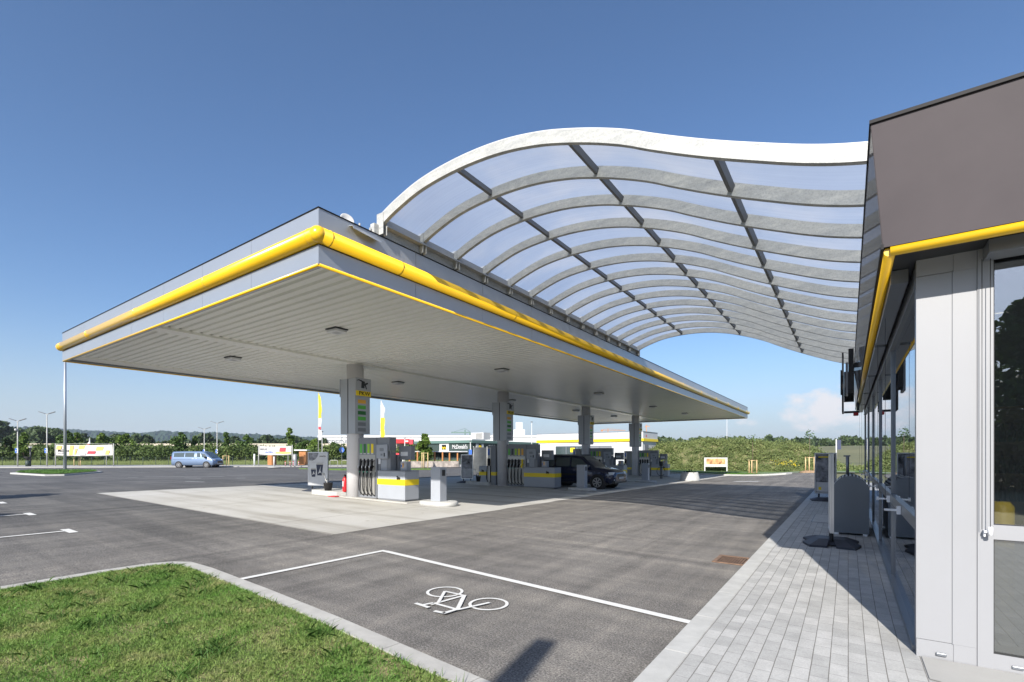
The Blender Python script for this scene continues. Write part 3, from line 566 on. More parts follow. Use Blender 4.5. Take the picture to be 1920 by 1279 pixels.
for x in (-5.42, -3.27, -1.27):
    z, n = at_x(x); c0 = Vector((x, z)); t2 = Vector((n.y, -n.x)); q = [c0 - n * .035 - t2 * .03, c0 - n * .035 + t2 * .03, c0 - n * .125 + t2 * .03, c0 - n * .125 - t2 * .03]
    p0 = MB().prism([(v.x, YW + .077, v.y) for v in q], (0, SP - .079, 0)).build('purlin', 'galv_d', wave)
    for i in range(1, NR - 1):
        c = p0.copy(); C.objects.link(c); c.parent = wave; c.location = (0, SP * i, 0)
# sheeting: one panel per bay
def sheetp(y0, y1):
    mb = MB(); rows = []
    for i, p in enumerate(PR):
        n = nrm(i); a = Vector(p) + n * .006
        rows.append([mb.bm.verts.new(c) for c in ((a.x, y0, a.y), (a.x, y1, a.y))])
    for a, b in zip(rows, rows[1:]): mb.bm.faces.new((a[0], a[1], b[1], b[0])).smooth = True
    return mb
s0 = sheetp(YW + .04, YW + .04 + SP - .004).build('roof_panel', 'poly', wave)
for i in range(1, NR - 1):
    c = s0.copy(); C.objects.link(c); c.parent = wave; c.location = (0, SP * i, 0)
mb = MB(); rows = []
for i, p in enumerate(PR):
    n = nrm(i); a = Vector(p) + n * .0005; b = Vector(p) + n * .020
    rows.append([mb.bm.verts.new(c) for c in ((a.x, YW - .002, a.y), (a.x, YW + .036, a.y), (b.x, YW + .036, b.y), (b.x, YW - .002, b.y))])
for a, b in zip(rows, rows[1:]):
    for k in range(4): mb.bm.faces.new((a[k], a[(k + 1) % 4], b[(k + 1) % 4], b[k]))
mb.build('edge_cap', 'white', wave)
bk0 = None
for i in range(NR):
    if bk0 is None:
        mb = MB(); y = YW; mb.box(-7.33, -7.15, y - .012, y - .002, 5.74, 6.14).box(-7.33, -7.15, y + .077, y + .087, 5.74, 6.14)
        for z in (5.86, 5.98): mb.cyl((-7.24, y - .02, z), (-7.24, y + .095, z), .012, n=8)
        bk0 = mb.build('rib_bracket', 'galv', wave)
    else:
        c = bk0.copy(); C.objects.link(c); c.parent = wave; c.location = (0, SP * i, 0)
bx('support_rail', 'galv', wave, -7.38, -7.27, 5.95, YW + SP * 13 + .4, 5.74, 5.93)
mb = MB(); mb.box(-7.268, -7.235, 6.16, YW + SP * 13, 5.932, 6.085).box(-7.268, -7.14, 6.16, YW + SP * 13, 5.90, 5.93); mb.build('gutter_strip', 'signbox', wave)

# ------------------------------------------------------------ shop
shop = thing('petrol_station_shop', 'flat roofed glazed shop with grey brown fascia and yellow trim at the right', 'shop', (0, 0, 0))
SX = .43; SY = 4.83; SE = 19.8
# fascia boards: one along the driveway (leaning out), one along the front
MB().prism([(.205, 4.42, 3.10), (.135, 4.42, 4.02), (.235, 4.44, 4.02), (.305, 4.44, 3.10)], (0, 15.4, 0)).build('side_fascia', 'brown', shop)
MB().prism([(.208, 4.417, 3.10), (8, 4.417, 3.10), (8, 4.417, 4.02), (.138, 4.417, 4.02)], (0, .06, 0)).build('front_fascia', 'brown', shop)
mb = MB(); mb.prism([(.128, 4.40, 4.02), (.128, 4.40, 4.045), (.33, 4.40, 4.045), (.33, 4.40, 4.02)], (0, 15.45, 0)); mb.box(.33, 8, 4.40, 4.6, 4.02, 4.045)
mb.box(.196, .212, 4.405, 19.8, 3.085, 3.12).build('roof_edge_flashing', 'black', shop)
bx('roof', 'silver_d', shop, .33, 8, 4.6, 19.8, 3.9, 4.0)
mb = MB(); mb.cyl((.25, 4.45, 3.075), (8, 4.45, 3.075), .036, n=16).cyl((.25, 4.45, 3.075), (.25, 19.8, 3.075), .036, n=16); mb.build('yellow_edge_tube', 'yellow', shop)
mb = MB(); mb.box(.29, SX + .3, 4.50, 19.8, 3.09, 3.13).box(SX + .3, 8, 4.50, 5.2, 3.09, 3.13); mb.build('eaves_soffit', 'dark', shop)
# corner panel and front wall (plane facing the camera)
mb = MB(); mb.box(SX, .635, SY, SY + .03, .19, 2.96); mb.build('corner_panel', 'shopwhite', shop)
mb = MB(); mb.box(SX + .002, .645, SY + .002, SY + .08, .0, .186).box(SX + .002, .645, SY + .002, SY + .08, 2.964, 3.09).box(.639, .77, SY - .003, SY + .08, .187, 2.96).box(.645, .77, SY - .003, SY + .08, 0, .186).box(.645, .77, SY - .003, SY + .08, 2.961, 3.09)
mb.box(.773, .857, SY - .010, SY + .08, 0, 3.09); mb.build('front_wall_cladding', 'shopwhite', shop)
mb = MB(); mb.box(.642, .6365, SY - .001, SY + .04, .18, 2.97).box(.7705, .7725, SY - .002, SY + .05, 0, 3.09); mb.build('cladding_joint', 'silver_d', shop)
wn = MB(); wn.box(.857, 2.6, SY - .006, SY + .07, .99, 1.095).box(.857, 2.6, SY - .006, SY + .07, 3.035, 3.09).box(.857, 2.6, SY - .006, SY + .07, 0, .17).box(2.6, 2.75, SY - .008, SY + .07, 0, 3.09).box(2.75, 6, SY - .006, SY + .07, 0, .17).box(2.75, 6, SY - .006, SY + .07, .99, 1.095).box(6, 8, SY, SY + .1, 0, 3.09)
fr = wn.build('window_frame', 'shopwhite', shop)
bx('upper_pane', 'shopglass', fr, .857, 2.6, SY + .018, SY + .026, 1.095, 3.035); bx('lower_pane', 'frost', fr, .857, 2.6, SY + .018, SY + .026, .17, .99)
bx('upper_pane', 'shopglass', fr, 2.75, 6, SY + .018, SY + .026, 1.095, 3.09); bx('lower_pane', 'frost', fr, 2.75, 6, SY + .018, SY + .026, .17, .99)
mb = MB(); mb.box(.856, .862, SY - .0075, SY + .02, 1.095, 3.035).box(.856, .862, SY - .0075, SY + .02, .17, .99).box(.863, 2.6, SY - .0075, SY + .01, 1.0955, 1.1005).box(.863, 2.6, SY - .0075, SY + .01, .9845, .9895).box(.863, 2.6, SY - .0075, SY + .01, 3.03, 3.0345).box(.863, 2.6, SY - .0075, SY + .01, .1705, .1755); mb.build('window_gasket', 'blackm', fr)
for x in (.545, .95): bx('drain_cap', 'frame', shop, x, x + .06, SY - .018, SY + .002, .085, .108, bev=.004)
bx('blind_box', 'frame', shop, .80, 2.7, 4.62, 4.80, 2.99, 3.085)
# blind guide cables and brackets on the front
t = MB(); t.cyl((.83, 4.76, 1.06), (.83, 4.76, 3.0), .0022, n=6).cyl((.79, 4.78, 1.06), (.79, 4.78, 3.0), .0022, n=6); t.build('guide_cable', 'dark', shop)
t = MB(); t.box(.80, .84, 4.765, 4.822, 1.04, 1.055).cyl((.83, 4.76, 1.02), (.83, 4.76, 1.085), .014, n=10).box(.80, .812, 4.785, 4.822, 1.01, 1.04); t.build('cable_bracket', 'offwhite', shop)
# glazed side along the driveway
ms = [4.86, 7.7, 10.6, 13.5, 16.6, 19.7]
mb = MB(); mb.box(SX + .001, SX + .07, SY + .031, SY + .10, 0, 3.08)
for y in ms[1:]: mb.box(SX + .012, SX + .09, y - .022, y + .022, .1, 2.9)
mb.box(SX - .015, SX + .09, SY + .10, SE, .0, .1).box(SX - .002, SX + .085, SY + .10, SE, 2.9, 3.06)
sf = mb.build('side_window_frame', 'frame', shop)
for a, b in zip(ms, ms[1:]):
    a2, b2 = a + (.08 if a == ms[0] else .03), b - .03
    bx('mid_rail', 'frame', sf, SX + .006, SX + .08, a2, b2, 1.0, 1.1); bx('upper_pane', 'shopglass', sf, SX + .035, SX + .043, a2, b2, 1.1, 2.9); bx('lower_pane', 'shopglass', sf, SX + .035, SX + .043, a2, b2, .1, 1.0)
    bx('blind_box', 'frame', shop, .285, .395, a + .12, b - .05, 2.98, 3.085)
for a, y in zip(ms, ms[1:]):
    t = MB(); t.box(SX - .13, SX + .002, y - .012, y + .012, 1.03, 1.05).box(SX - .03, SX + .002, y - .03, y + .03, 1.0, 1.08).cyl((SX - .12, y, 1.02), (SX - .12, y, 1.065), .014, n=8); t.build('cable_bracket', 'offwhite', shop)
    MB().cyl((SX - .12, y, 1.06), (SX - .12, y, 3.0), .0022, n=6).build('guide_cable', 'dark', shop)
t = MB(); y = 6.2; t.box(SX - .13, SX + .002, y - .012, y + .012, 1.03, 1.05).box(SX - .03, SX + .002, y - .03, y + .03, 1.0, 1.08).build('cable_bracket', 'offwhite', shop); MB().cyl((SX - .12, y, 1.05), (SX - .12, y, 3.0), .0022, n=6).build('guide_cable', 'dark', shop)
bx('end_wall', 'shopwhite', shop, SX + .1, 8, SE - .15, SE, 0, 3.09)
# interior
bx('floor_slab', 'floor', shop, SX + .1, 8, SY + .12, SE - .16, -.02, .02); bx('back_wall', 'inwall', shop, 7.9, 8, SY + .1, SE - .16, .02, 3.08); bx('ceiling', 'inwall', shop, SX + .3, 8, 5.25, SE - .16, 3.0, 3.08)
mb = MB(); mb.box(.9, 4.2, 9.6, 9.95, .02, 2.3)
sh = thing('bottle_shelf', 'dark wooden shelf unit with rows of bottles seen through the front window', 'shelf', (0, 0, 0))
mb2 = MB(); mb2.box(.85, 4.3, 9.95, 10.0, .02, 2.3)
for z in (.4, .9, 1.3, 1.75, 2.25): mb2.box(.85, 4.3, 9.6, 9.95, z, z + .03)
mb2.build('shelf_boards', 'shelf', sh); mb.bm.free()
mb = MB()
for z in (.43, .93, 1.33, 1.78):
    for k in range(34): mb.lathe([(.036, z), (.036, z + .16), (.012, z + .2), (.012, z + .26)], (.92 + k * .1, 9.72, 0), 8)
mb.build('bottle', 'bottle', sh)['kind'] = 'stuff'
t = thing('yellow_display', 'yellow curved display stand just inside the front window', 'display stand', (.985, 5.3, .02))
mb = MB(); mb.lathe([(.075, .0), (.075, 1.17), (.05, 1.21), (0, 1.21)], n=24).build('drum', 'yellow_m', t); bx('base', 'white', t, -.2, .2, -.2, .2, 0, .03)
tb = thing('bar_table', 'round bar table with a stool inside the shop behind the lower window', 'table', (1.35, 5.9, .02)); MB().lathe([(.25, 0), (.25, .02), (.03, .04), (.03, .72), (.34, .73), (.34, .76), (0, .76)]).build('table_top', 'silver_d', tb)
ch = thing('cafe_chair', 'dark cafe chair standing inside the shop behind the lower window', 'chair', (.98, 5.45, .02), .4)
bx('seat', 'blackm', ch, -.2, .2, -.2, .2, .43, .46); bx('backrest', 'blackm', ch, -.2, .2, .18, .21, .5, .82)
for sx in (-1, 1):
    for sy in (-1, 1): MB().cyl((sx * .22, sy * .22, 0), (sx * .17, sy * .17, .44), .014, n=8).build('leg', 'dark', ch)
# projecting signs at the end of the fascia
t = thing('projecting_sign', 'tall black framed screen hanging from brackets at the far end of the shop eaves', 'sign', (0, 0, 0))
bx('black_panel', 'blackm', t, -.14, -.10, 16.0, 16.9, 2.76, 4.38); bx('side_panel', 'blackm', t, -.175, -.145, 16.3, 16.8, 3.3, 3.95); bx('rear_box', 'blackm', t, -.095, .14, 16.7, 16.9, 3.1, 3.95); bx('lower_frame', 'dark', t, -.095, .26, 16.6, 16.66, 2.76, 2.82); bx('frame_post', 'dark', t, .2, .26, 16.6, 16.66, 2.83, 3.1)
bx('red_lamp', 'red', t, .12, .24, 16.5, 16.7, 2.68, 2.77, bev=.02)
t = thing('fascia_sign', 'dark narrow screen box fixed to the shop fascia nearer than the framed screen', 'sign', (0, 0, 0))
bx('screen_box', 'blackm', t, .005, .10, 12.6, 13.3, 2.98, 3.86); bx('side_case', 'pump_d', t, -.045, .0, 12.8, 13.4, 2.92, 3.6); bx('arm', 'galv_d', t, .105, .19, 12.9, 13.0, 3.5, 3.6)

# arched storage bin, pavement signs
t = thing('arched_storage_bin', 'blue grey metal bin with an arched slatted top standing against the shop glass', 'storage bin', (.04, 11.3, .052))
def arch(w2, h, n=16):
    return [(-w2, 0, .04), (w2, 0, .04)] + [(w2 * math.cos(a), 0, h - w2 * .95 + w2 * .95 * math.sin(a)) for a in [math.pi * k / n for k in range(n + 1)]]
MB().prism(arch(.285, 1.13), (0, .02, 0)).build('end_plate', 'binm', t); MB().prism([(x, 1.5, z) for x, _, z in arch(.285, 1.13)], (0, .02, 0)).build('end_plate', 'binm', t)
mb = MB()
for k in range(13):
    a = math.pi * (k + .5) / 13; x, z = .265 * math.cos(a), 1.13 - .285 * .95 + .265 * .95 * math.sin(a)
    mb.cyl((x, .02, z), (x, 1.5, z), .020, n=8)
mb.build('slatted_lid', 'galv', t); bx('body', 'binm', t, -.27, .27, .021, 1.499, .06, .86); [bx('foot', 'offwhite', t, *b) for b in ((.19, .26, .0, .08, 0, .04), (-.26, -.19, .0, .08, 0, .04), (.19, .26, 1.4, 1.5, 0, .04))]
MB().cyl((-.05, 1.2, 1.08), (-.05, 1.2, 1.52), .03, n=12).box(-.12, .0, 1.18, 1.22, 1.5, 1.53).build('handle_post', 'frame', t)
def wave_base(mb, wx, wy, h):
    # rubber pavement-sign foot: two swept wings
    for s in (-1, 1):
        P = [(-wx * .92, s * wy * .15), (-wx, s * wy * .75), (-wx * .2, s * wy), (wx * .25, s * wy * .8), (wx * .95, s * wy), (wx, s * wy * .5), (wx * .8, s * wy * .1)]
        lo = [mb.bm.verts.new((x, y, 0)) for x, y in P]; md = [mb.bm.verts.new((x, y, h * .3)) for x, y in P]; cx_ = 0; hi = [mb.bm.verts.new((x * .45, y * .55, h)) for x, y in P]
        n = len(P)
        mb.bm.faces.new(lo); mb.bm.faces.new(hi[::-1])
        for a, b in ((lo, md), (md, hi)):
            for k in range(n): mb.bm.faces.new((a[k], a[(k + 1) % n], b[(k + 1) % n], b[k]))
    mb.box(-wx * .5, wx * .5, -wy * .2, wy * .2, h * .2, h * .9)
def pav_sign(label, loc, rz, w_, h_, poster, cat='pavement sign', name='pavement_sign', tilt=0, basew=.48, based=.30, group=None):
    t = thing(name, label, cat, loc, rz, group); mb = MB(); wave_base(mb, based, basew, .12); mb.build('rubber_base', 'rubber', t)
    mb = MB(); mb.box(-w_ / 2, w_ / 2, -.03, -.0, .24, .24 + .04).box(-w_ / 2, w_ / 2, -.03, 0, h_ - .04, h_).box(-w_ / 2, -w_ / 2 + .035, -.03, 0, .28, h_ - .04).box(w_ / 2 - .035, w_ / 2, -.03, 0, .28, h_ - .04)
    mb.box(-w_ / 2, w_ / 2, .004, .03, .24, .28).box(-w_ / 2, w_ / 2, .004, .03, h_ - .04, h_).box(-w_ / 2, -w_ / 2 + .035, .004, .03, .28, h_ - .04).box(w_ / 2 - .035, w_ / 2, .004, .03, .28, h_ - .04)
    mb.build('frame', 'alu', t); p = bx('poster', poster, t, -w_ / 2 + .03, w_ / 2 - .03, -.022, .022, .27, h_ - .03)
    for s in (-1, 1): MB().cyl((s * w_ * .3, 0, .08), (s * w_ * .3, 0, .25), .028, n=10).build('spring_leg', 'blackm', t)
    return t, p
pav_sign('pavement sign seen edge on with aluminium frame and navy rubber foot beside the arched bin', (-.24, 9.95, .052), R_(93.0), .72, 1.56, 'seat', based=.44, basew=.42)
t, p = pav_sign('pavement sign with a dark photo poster standing at the far end of the shop paving', (-.62, 19.2, .052), R_(8), .62, 1.6, 'photod', based=.42, basew=.34)
mb = MB(); mb.box(-.26, .26, -.0245, -.023, .30, .62).build('poster_caption', 'seat', t); bx('emblem', 'yellow_m', t, -.20, -.12, -.027, -.025, .36, .46); bx('headline', 'yellow_m', t, -.2, .15, -.027, -.025, 1.44, 1.48)

# ------------------------------------------------------------ pump islands
def dog(parent, x, y, z, s, face='S'):       # black six-legged dog emblem
    body = [(-.5, .05), (-.42, .32), (-.2, .40), (.2, .36), (.38, .30), (.44, .12), (.5, -.28), (.44, -.30), (.36, .0), (.30, .02), (.27, -.3), (.21, -.3), (.18, .03), (.10, .04), (.06, -.3), (.0, -.3), (-.02, .05), (-.1, .05), (-.14, -.3), (-.2, -.3), (-.2, .05), (-.27, .05), (-.33, -.28), (-.39, -.28), (-.36, .04), (-.42, .0), (-.5, -.25), (-.55, -.24)]
    mb = MB(); f = (lambda a, b: (x + a * s, y, z + b * s)) if face == 'S' else (lambda a, b: (y, x + a * s, z + b * s))
    d = (0, -.004, 0) if face == 'S' else (.004, 0, 0)
    mb.prism([f(a, b) for a, b in body], d); mb.prism([f(a, b) for a, b in [(-.5, .32), (-.56, .5), (-.4, .6), (-.2, .56), (-.1, .44), (-.25, .46), (-.36, .42)]], d)
    return mb.build('six_legged_dog_emblem', 'black', parent)
def counter(label, loc, w_=1.35, dpt=.62, h_=.93, wide=True):
    t = thing('counter_box', label, 'service cabinet', loc, 0, 'striped cabinets on the pump islands'); b = bx('body', 'pump_l', t, 0, w_, 0, dpt, 0, h_, bev=.006)
    bx('top', 'pump_d', t, -.008, w_ + .008, -.008, dpt + .008, h_ + .001, h_ + .022)
    mb = MB(); mb.box(-.004, w_ + .004, -.004, dpt + .004, .47, .665); mb.build('yellow_band', 'yellow_m', t); dog(t, w_ * (.78 if wide else .5), -.0075, .68, .17); bx('plinth', 'pump_d', t, .02, w_ - .02, .02, dpt - .02, -.04, .0); return t
def pump(label, loc, n=4, cols=('green1', 'green2', 'green3', 'yellow_m'), yellow_last=False, rz=0):
    t = thing('fuel_pump', label, 'fuel pump', loc, rz, 'multi nozzle pumps'); wd = .16 + .2 * n
    cb = MB(); cb.box(0, wd, .06, .34, 0, 2.10).box(0, .04, -.02, .06, 0, 2.10).box(wd - .05, wd, -.02, .06, 0, 2.10).box(.04, wd - .05, -.02, .06, 1.42, 2.10).box(.04, wd - .05, .0, .06, .0, .08); c = cb.build('cabinet', 'pump_d', t)
    bx('nozzle_panel', 'pump_b', t, .045, wd - .055, .03, .058, .09, 1.41)
    bx('label_panel', 'pump_b', t, .045, wd - .055, -.028, -.021, 1.32, 1.5)
    for k in range(n):
        x = .14 + .2 * k; bx('grade_label', cols[k], t, x - .06, x + .06, -.026, -.021, 1.52, 1.88); bx('grade_tag', 'white', t, x - .06, x + .06, -.0285, -.0265, 1.52, 1.56)
        nz = MB(); nz.box(x - .055, x + .035, -.03, .028, 1.08, 1.36).prism([(x - .02, -.03, 1.02), (x + .05, -.03, 1.3), (x + .05, .0, 1.3), (x - .02, .0, 1.02)], (.03, 0, 0)).box(x - .05, x + .02, -.10, -.03, .93, 1.10)
        nz.cyl((x + .02, -.06, 1.08), (x + .045, -.04, 1.28), .014, n=8)
        nn = nz.build('nozzle', 'yellow_m' if (yellow_last and k == n - 1) else 'black', t); MB().box(x - .085, x - .05, -.11, -.05, 1.03, 1.12, bev=.008).build('nozzle_guard', 'offwhite', nn)
        bx('holster_edge', 'white', t, x + .045, x + .075, -.03, .02, 1.12, 1.38)
        h = [(x - .03, -.065, .94), (x - .06, -.07, .7), (x - .075, -.07, .45), (x - .05, -.065, .25), (x + .03, -.05, .14), (x + .10, -.03, .10), (x + .14, -.01, .08)]
        MB().tube(h, .016, 7).build('hose', 'black', t); MB().tube([(x + .12, -.0, .05), (x + .12, -.0, .9)], .014, 7).build('hose', 'black', t)
        MB().cyl((x - .03, -.065, .88), (x - .035, -.066, .95), .022, n=8).build('swivel', 'teal' if k < 3 else 'white', t)
    h0 = wd + .01
    bx('display_stem', 'pump_l', t, h0 + .12, h0 + .42, .06, .28, 0, 1.62); bx('upper_housing', 'pump_d', t, h0, h0 + .62, .0, .30, 1.63, 2.10)
    sh_ = MB(); sh_.box(h0, h0 + .11, .05, .29, .85, 1.62).box(h0 + .43, h0 + .62, .05, .29, .85, 1.62); sh_.build('side_column', 'pump_d', t)
    hd = bx('display_head', 'pump_l', t, h0 + .03, h0 + .57, -.06, -.002, 1.37, 1.85, bev=.01); bx('screen', 'pump_d', hd, h0 + .20, h0 + .40, -.065, -.061, 1.62, 1.73); bx('keypad', 'silver_d', hd, h0 + .25, h0 + .34, -.065, -.061, 1.47, 1.54); bx('card_slot', 'black', hd, h0 + .41, h0 + .46, -.068, -.061, 1.44, 1.56)
    bx('notice_card', 'offwhite', t, h0 + .01, h0 + .13, .035, .0495, 1.18, 1.42)
    rh = bx('rear_display_head', 'pump_d', t, h0 + .62, h0 + 1.22, .42, .60, 1.33, 1.80, bev=.01); bx('rear_notice', 'offwhite', rh, h0 + .72, h0 + 1.06, .413, .419, 1.46, 1.60); bx('rear_stem', 'pump_d', t, h0 + .5, h0 + .7, .35, .5, .0, 1.5); return t
def pedestal(label, loc):
    t = thing('safety_pedestal', label, 'pedestal', loc, 0, 'pedestals at the island ends')
    bx('post', 'pump_l', t, -.2, .2, -.15, .15, .1, 1.2, bev=.008); bx('bin_slot', 'blackm', t, .196, .206, -.06, .08, .93, 1.12)
    mb = MB(); P = [(math.cos(a) * .42 + (.28 if math.cos(a) > 0 else -.28), math.sin(a) * .42) for a in [2 * math.pi * (k + .5) / 28 for k in range(28)]]
    lo = [mb.bm.verts.new((x, y, 0)) for x, y in P]; hi = [mb.bm.verts.new((x * .96, y * .95, .12)) for x, y in P]; h2 = [mb.bm.verts.new((x * .92, y * .9, .14)) for x, y in P]
    mb.bm.faces.new(lo[::-1]); mb.bm.faces.new(h2)
    for a, b in ((lo, hi), (hi, h2)):
        for k in range(28): mb.bm.faces.new((a[k], a[(k + 1) % 28], b[(k + 1) % 28], b[k])).smooth = True
    mb.build('round_kerb_base', 'kerb2', t); return t
def column(label, loc):
    t = thing('canopy_column', label, 'column', loc, 0, 'columns carrying the canopy'); bot = -.1
    MB().cyl((0, 0, bot), (0, 0, 4.81 - loc[2]), .295, n=40).build('shaft', 'col', t)
    z0, z1 = 2.31 - loc[2] * .6, 4.27 - loc[2] * .6; mb = MB()
    for s in (-1, 1): mb.box(-.41, -.025, s * .30 - .02, s * .30 + .02, z0, z1, bev=.004).box(.025, .41, s * .30 - .02, s * .30 + .02, z0, z1, bev=.004)
    mb.box(-.405, -.372, -.278, .278, z0, z1).box(.372, .405, -.278, .278, z0, z1).box(-.37, .37, -.278, .278, z1 - .03, z1 - .004).box(-.37, .37, -.278, .278, z0 + .004, z0 + .03); sb = mb.build('sign_box', 'signbox', t)
    mb = MB(); mb.box(-.024, .024, -.31, .31, z0 + .01, z1 - .005); mb.build('box_joint', 'dark', sb)
    for s in (-1, 1):
        a, b = sorted((s * .412, s * .455)); bx('header_board', 'signbox', sb, a, b, -.33, .33, z1 - .62, z1 + .01)
        a, b = sorted((s * .455, s * .459)); bx('yellow_strip', 'yellow_m', sb, a, b, -.325, .325, z1 - .62, z1 - .44)
        a, b = sorted((s * .4058, s * .410))
        for k, c in enumerate(('orange', 'green1', 'green2', 'green1', 'pump_d', 'pump_d')): bx('price_label', c, sb, a, b, -.20, .14, z1 - .88 - .2 * k, z1 - .75 - .2 * k)
    text('PKW', .19, 'lettering', 'black', sb, (.461, .04, z1 - .53), FACE_E, .002, 1.15)
    mb = MB(); zc = z1 - .2; X = .458
    mb.prism([(X, -.10, zc - .14), (X, .04, zc - .14), (X, .06, zc + .10), (X, -.08, zc + .12)], (.004, 0, 0)).prism([(X, -.08, zc + .08), (X, -.20, zc + .12), (X, -.27, zc + .10), (X, -.27, zc + .13), (X, -.20, zc + .155), (X, -.05, zc + .13)], (.0045, 0, 0))
    mb.prism([(X, .06, zc + .04), (X, .18, zc + .08), (X, .2, zc + .03), (X, .10, zc - .02), (X, .15, zc - .16), (X, .11, zc - .17), (X, .05, zc - .03)], (.005, 0, 0)); mb.build('nozzle_pictogram', 'dark', sb)
    return t
ys = [11.1, 20.2, 29.8, 39.1]; CX = -14.6; ords = ['nearest', 'second', 'third', 'farthest']
def bucket(label, loc):
    t = thing('wash_bucket', label, 'bucket', loc, 0, 'window wash buckets'); MB().lathe([(.12, 0), (.17, .30), (.185, .31), (.165, .30), (.115, .03), (0, .03)], n=20).build('tub', 'blackm', t)
    MB().tube([(-.17, 0, .30), (-.15, 0, .42), (-.05, 0, .46), (.02, 0, .40)], .012, 6).build('handle', 'blackm', t)
    mb = MB(); mb.cyl((.05, 0, .1), (-.28, -.02, .68), .012, n=6).box(-.36, -.22, -.04, 0, .62, .66); mb.build('squeegee', 'pump_b', t); return t
def extinguisher(label, loc):
    t = thing('fire_extinguisher', label, 'extinguisher', loc, 0, 'red extinguishers'); MB().lathe([(.08, 0), (.09, .03), (.09, .46), (.06, .53), (.025, .56), (.025, .60)], n=20).build('cylinder', 'red', t)
    mb = MB(); mb.box(-.05, .06, -.015, .015, .60, .64).tube([(.04, 0, .6), (.10, 0, .5), (.11, 0, .25)], .012, 6); mb.build('valve_and_hose', 'black', t); bx('instruction_label', 'white', t, -.03, .03, -.0935, -.086, .2, .4); return t
for i, y in enumerate(ys):
    zg = g(CX, y); isl = sheet('island_kerb', [(CX - 2.45, y + .05), (CX - 2.3, y - .25), (CX - .75, y - .25), (CX - .6, y + .05), (CX - .6, y + .6), (CX - .75, y + .8), (CX - 2.3, y + .8), (CX - 2.45, y + .6)], .17, 'kerb2', 3, thick=.17, kind=None); sheet('island_slab', [(CX - .55, y - .30), (CX + 3.0, y - .30), (CX + 3.0, y + .55), (CX - .55, y + .55)], .035, 'kerb', 3, thick=.035)
    tag(isl, '%s pale concrete kerb block at the left end of a pump island' % ords[i], 'kerb', 'concrete pump islands')
    column('%s round grey canopy column with a price sign box, counted from the camera' % ords[i], (CX, y, zg + .0))
    zi = zg + .04
    counter('%s long grey cabinet with a yellow band and black dog emblem' % ords[i], (CX + 1.38, y - .14, zi + .02), 1.35 if i != 1 else 1.75)
    if i == 1: pump('second pump from the camera with five hoses and one yellow nozzle', (CX + .32, y - .08, zi), 5, ('green1', 'dark', 'green3', 'yellow_m', 'orange'), True)
    else: pump('%s four hose fuel pump right of its column' % ords[i], (CX + .32, y - .08, zi), 4)
    if i < 3: pedestal('%s pale safety pedestal on a rounded kerb base' % ('nearest', 'middle', 'farthest')[i], (CX + 4.0 + (.0, .45, .1)[i], y + .1, g(-10.5, y) + .0))
    lf = thing('leaflet_stand', '%s small picture display standing on a striped cabinet' % ords[i], 'display', (CX + 2.28, y + .08, zi + .975), 0, 'picture displays on the cabinets')
    bx('case', 'pump_l', lf, 0, .30, 0, .18, 0, .30); bx('picture', 'photog', lf, .02, .25, -.006, -.001, .06, .28); bx('picture_detail', 'photo', lf, .09, .17, -.010, -.007, .10, .25); bx('picture_detail', 'blue', lf, .03, .08, -.010, -.007, .12, .18)
    bucket('%s black wash bucket with a squeegee at the left island end' % ords[i], (CX - 1.55, y - .05, zg + .17)); 
    extinguisher('%s red fire extinguisher standing left of a column' % ords[i], (CX - .66, y + .05, zg + .17))
    if i:
        t = thing('single_hose_pump', '%s slim single hose pump left of a column' % ords[i], 'fuel pump', (CX - .95, y - .1, zi), 0, 'single hose pumps left of the columns'); bx('cabinet', 'pump_d', t, 0, .55, 0, .5, 0, 2.05, bev=.01); bx('front_panel', 'pump_b', t, .02, .24, -.012, -.002, .05, 1.95); bx('blue_label', 'blue', t, .06, .17, -.018, -.013, 1.55, 1.9)
        MB().box(.06, .20, -.10, -.013, 1.0, 1.38, bev=.02).build('nozzle', 'black', t); MB().tube([(.07, -.06, 1.0), (.0, -.08, .6), (.02, -.08, .3), (.12, -.06, .12), (.22, -.03, .1), (.22, -.03, 1.0)], .018, 7).build('hose', 'black', t); bx('yellow_band', 'yellow_m', t, .245, .556, -.004, .504, .5, .68)
        counter('%s short grey cabinet left of a column with dog emblem' % ords[i], (CX - 1.5, y - .1, zi + .02), .52, .5, .93, False)
# wider extras at the nearest island
t, p = pav_sign('large framed coffee poster board on a rubber foot beside the nearest island', (-17.85, 11.75, g(-17.7, 11.7)), R_(14), 1.02, 1.62, 'seat', 'advertising board', 'poster_board', based=.62, basew=.34)
mb = MB(); mb.prism([(-.47, -.0245, 1.58), (-.47, -.0245, 1.28), (-.28, -.0245, 1.26), (-.12, -.0245, 1.32), (.0, -.0245, 1.45), (.04, -.0245, 1.58)], (0, -.002, 0)); mb.build('poster_photo', 'photod', t)
for cx_, z0, z1, w0, w1 in ((.10, .66, 1.10, .12, .175), (-.22, .60, .90, .09, .13)):
    MB().prism([(cx_ - w0, -.0247, z0), (cx_ + w0, -.0247, z0), (cx_ + w1, -.0247, z1), (cx_ - w1, -.0247, z1)], (0, -.003, 0)).build('printed_cup', mat('navy print', (.015, .02, .05), .4), t)
    MB().prism([(cx_ - w1 * 1.05, -.0247, z1), (cx_ + w1 * 1.05, -.0247, z1), (cx_ + w1 * .85, -.0247, z1 + .06), (cx_ - w1 * .85, -.0247, z1 + .06)], (0, -.002, 0)).build('cup_foam', 'pump_b', t)
    MB().prism([(cx_ - w0 * .7, -.0285, z0 + .06), (cx_ + w0 * .2, -.0285, z0 + .12), (cx_ + w0 * .9, -.0285, z0 + .10), (cx_ + w0 * .3, -.0285, z0 + .2), (cx_ + w0 * .5, -.0285, z1 - .05), (cx_ - w0 * .1, -.0285, z0 + .2)], (0, -.002, 0)).build('cup_pattern', 'white', t)
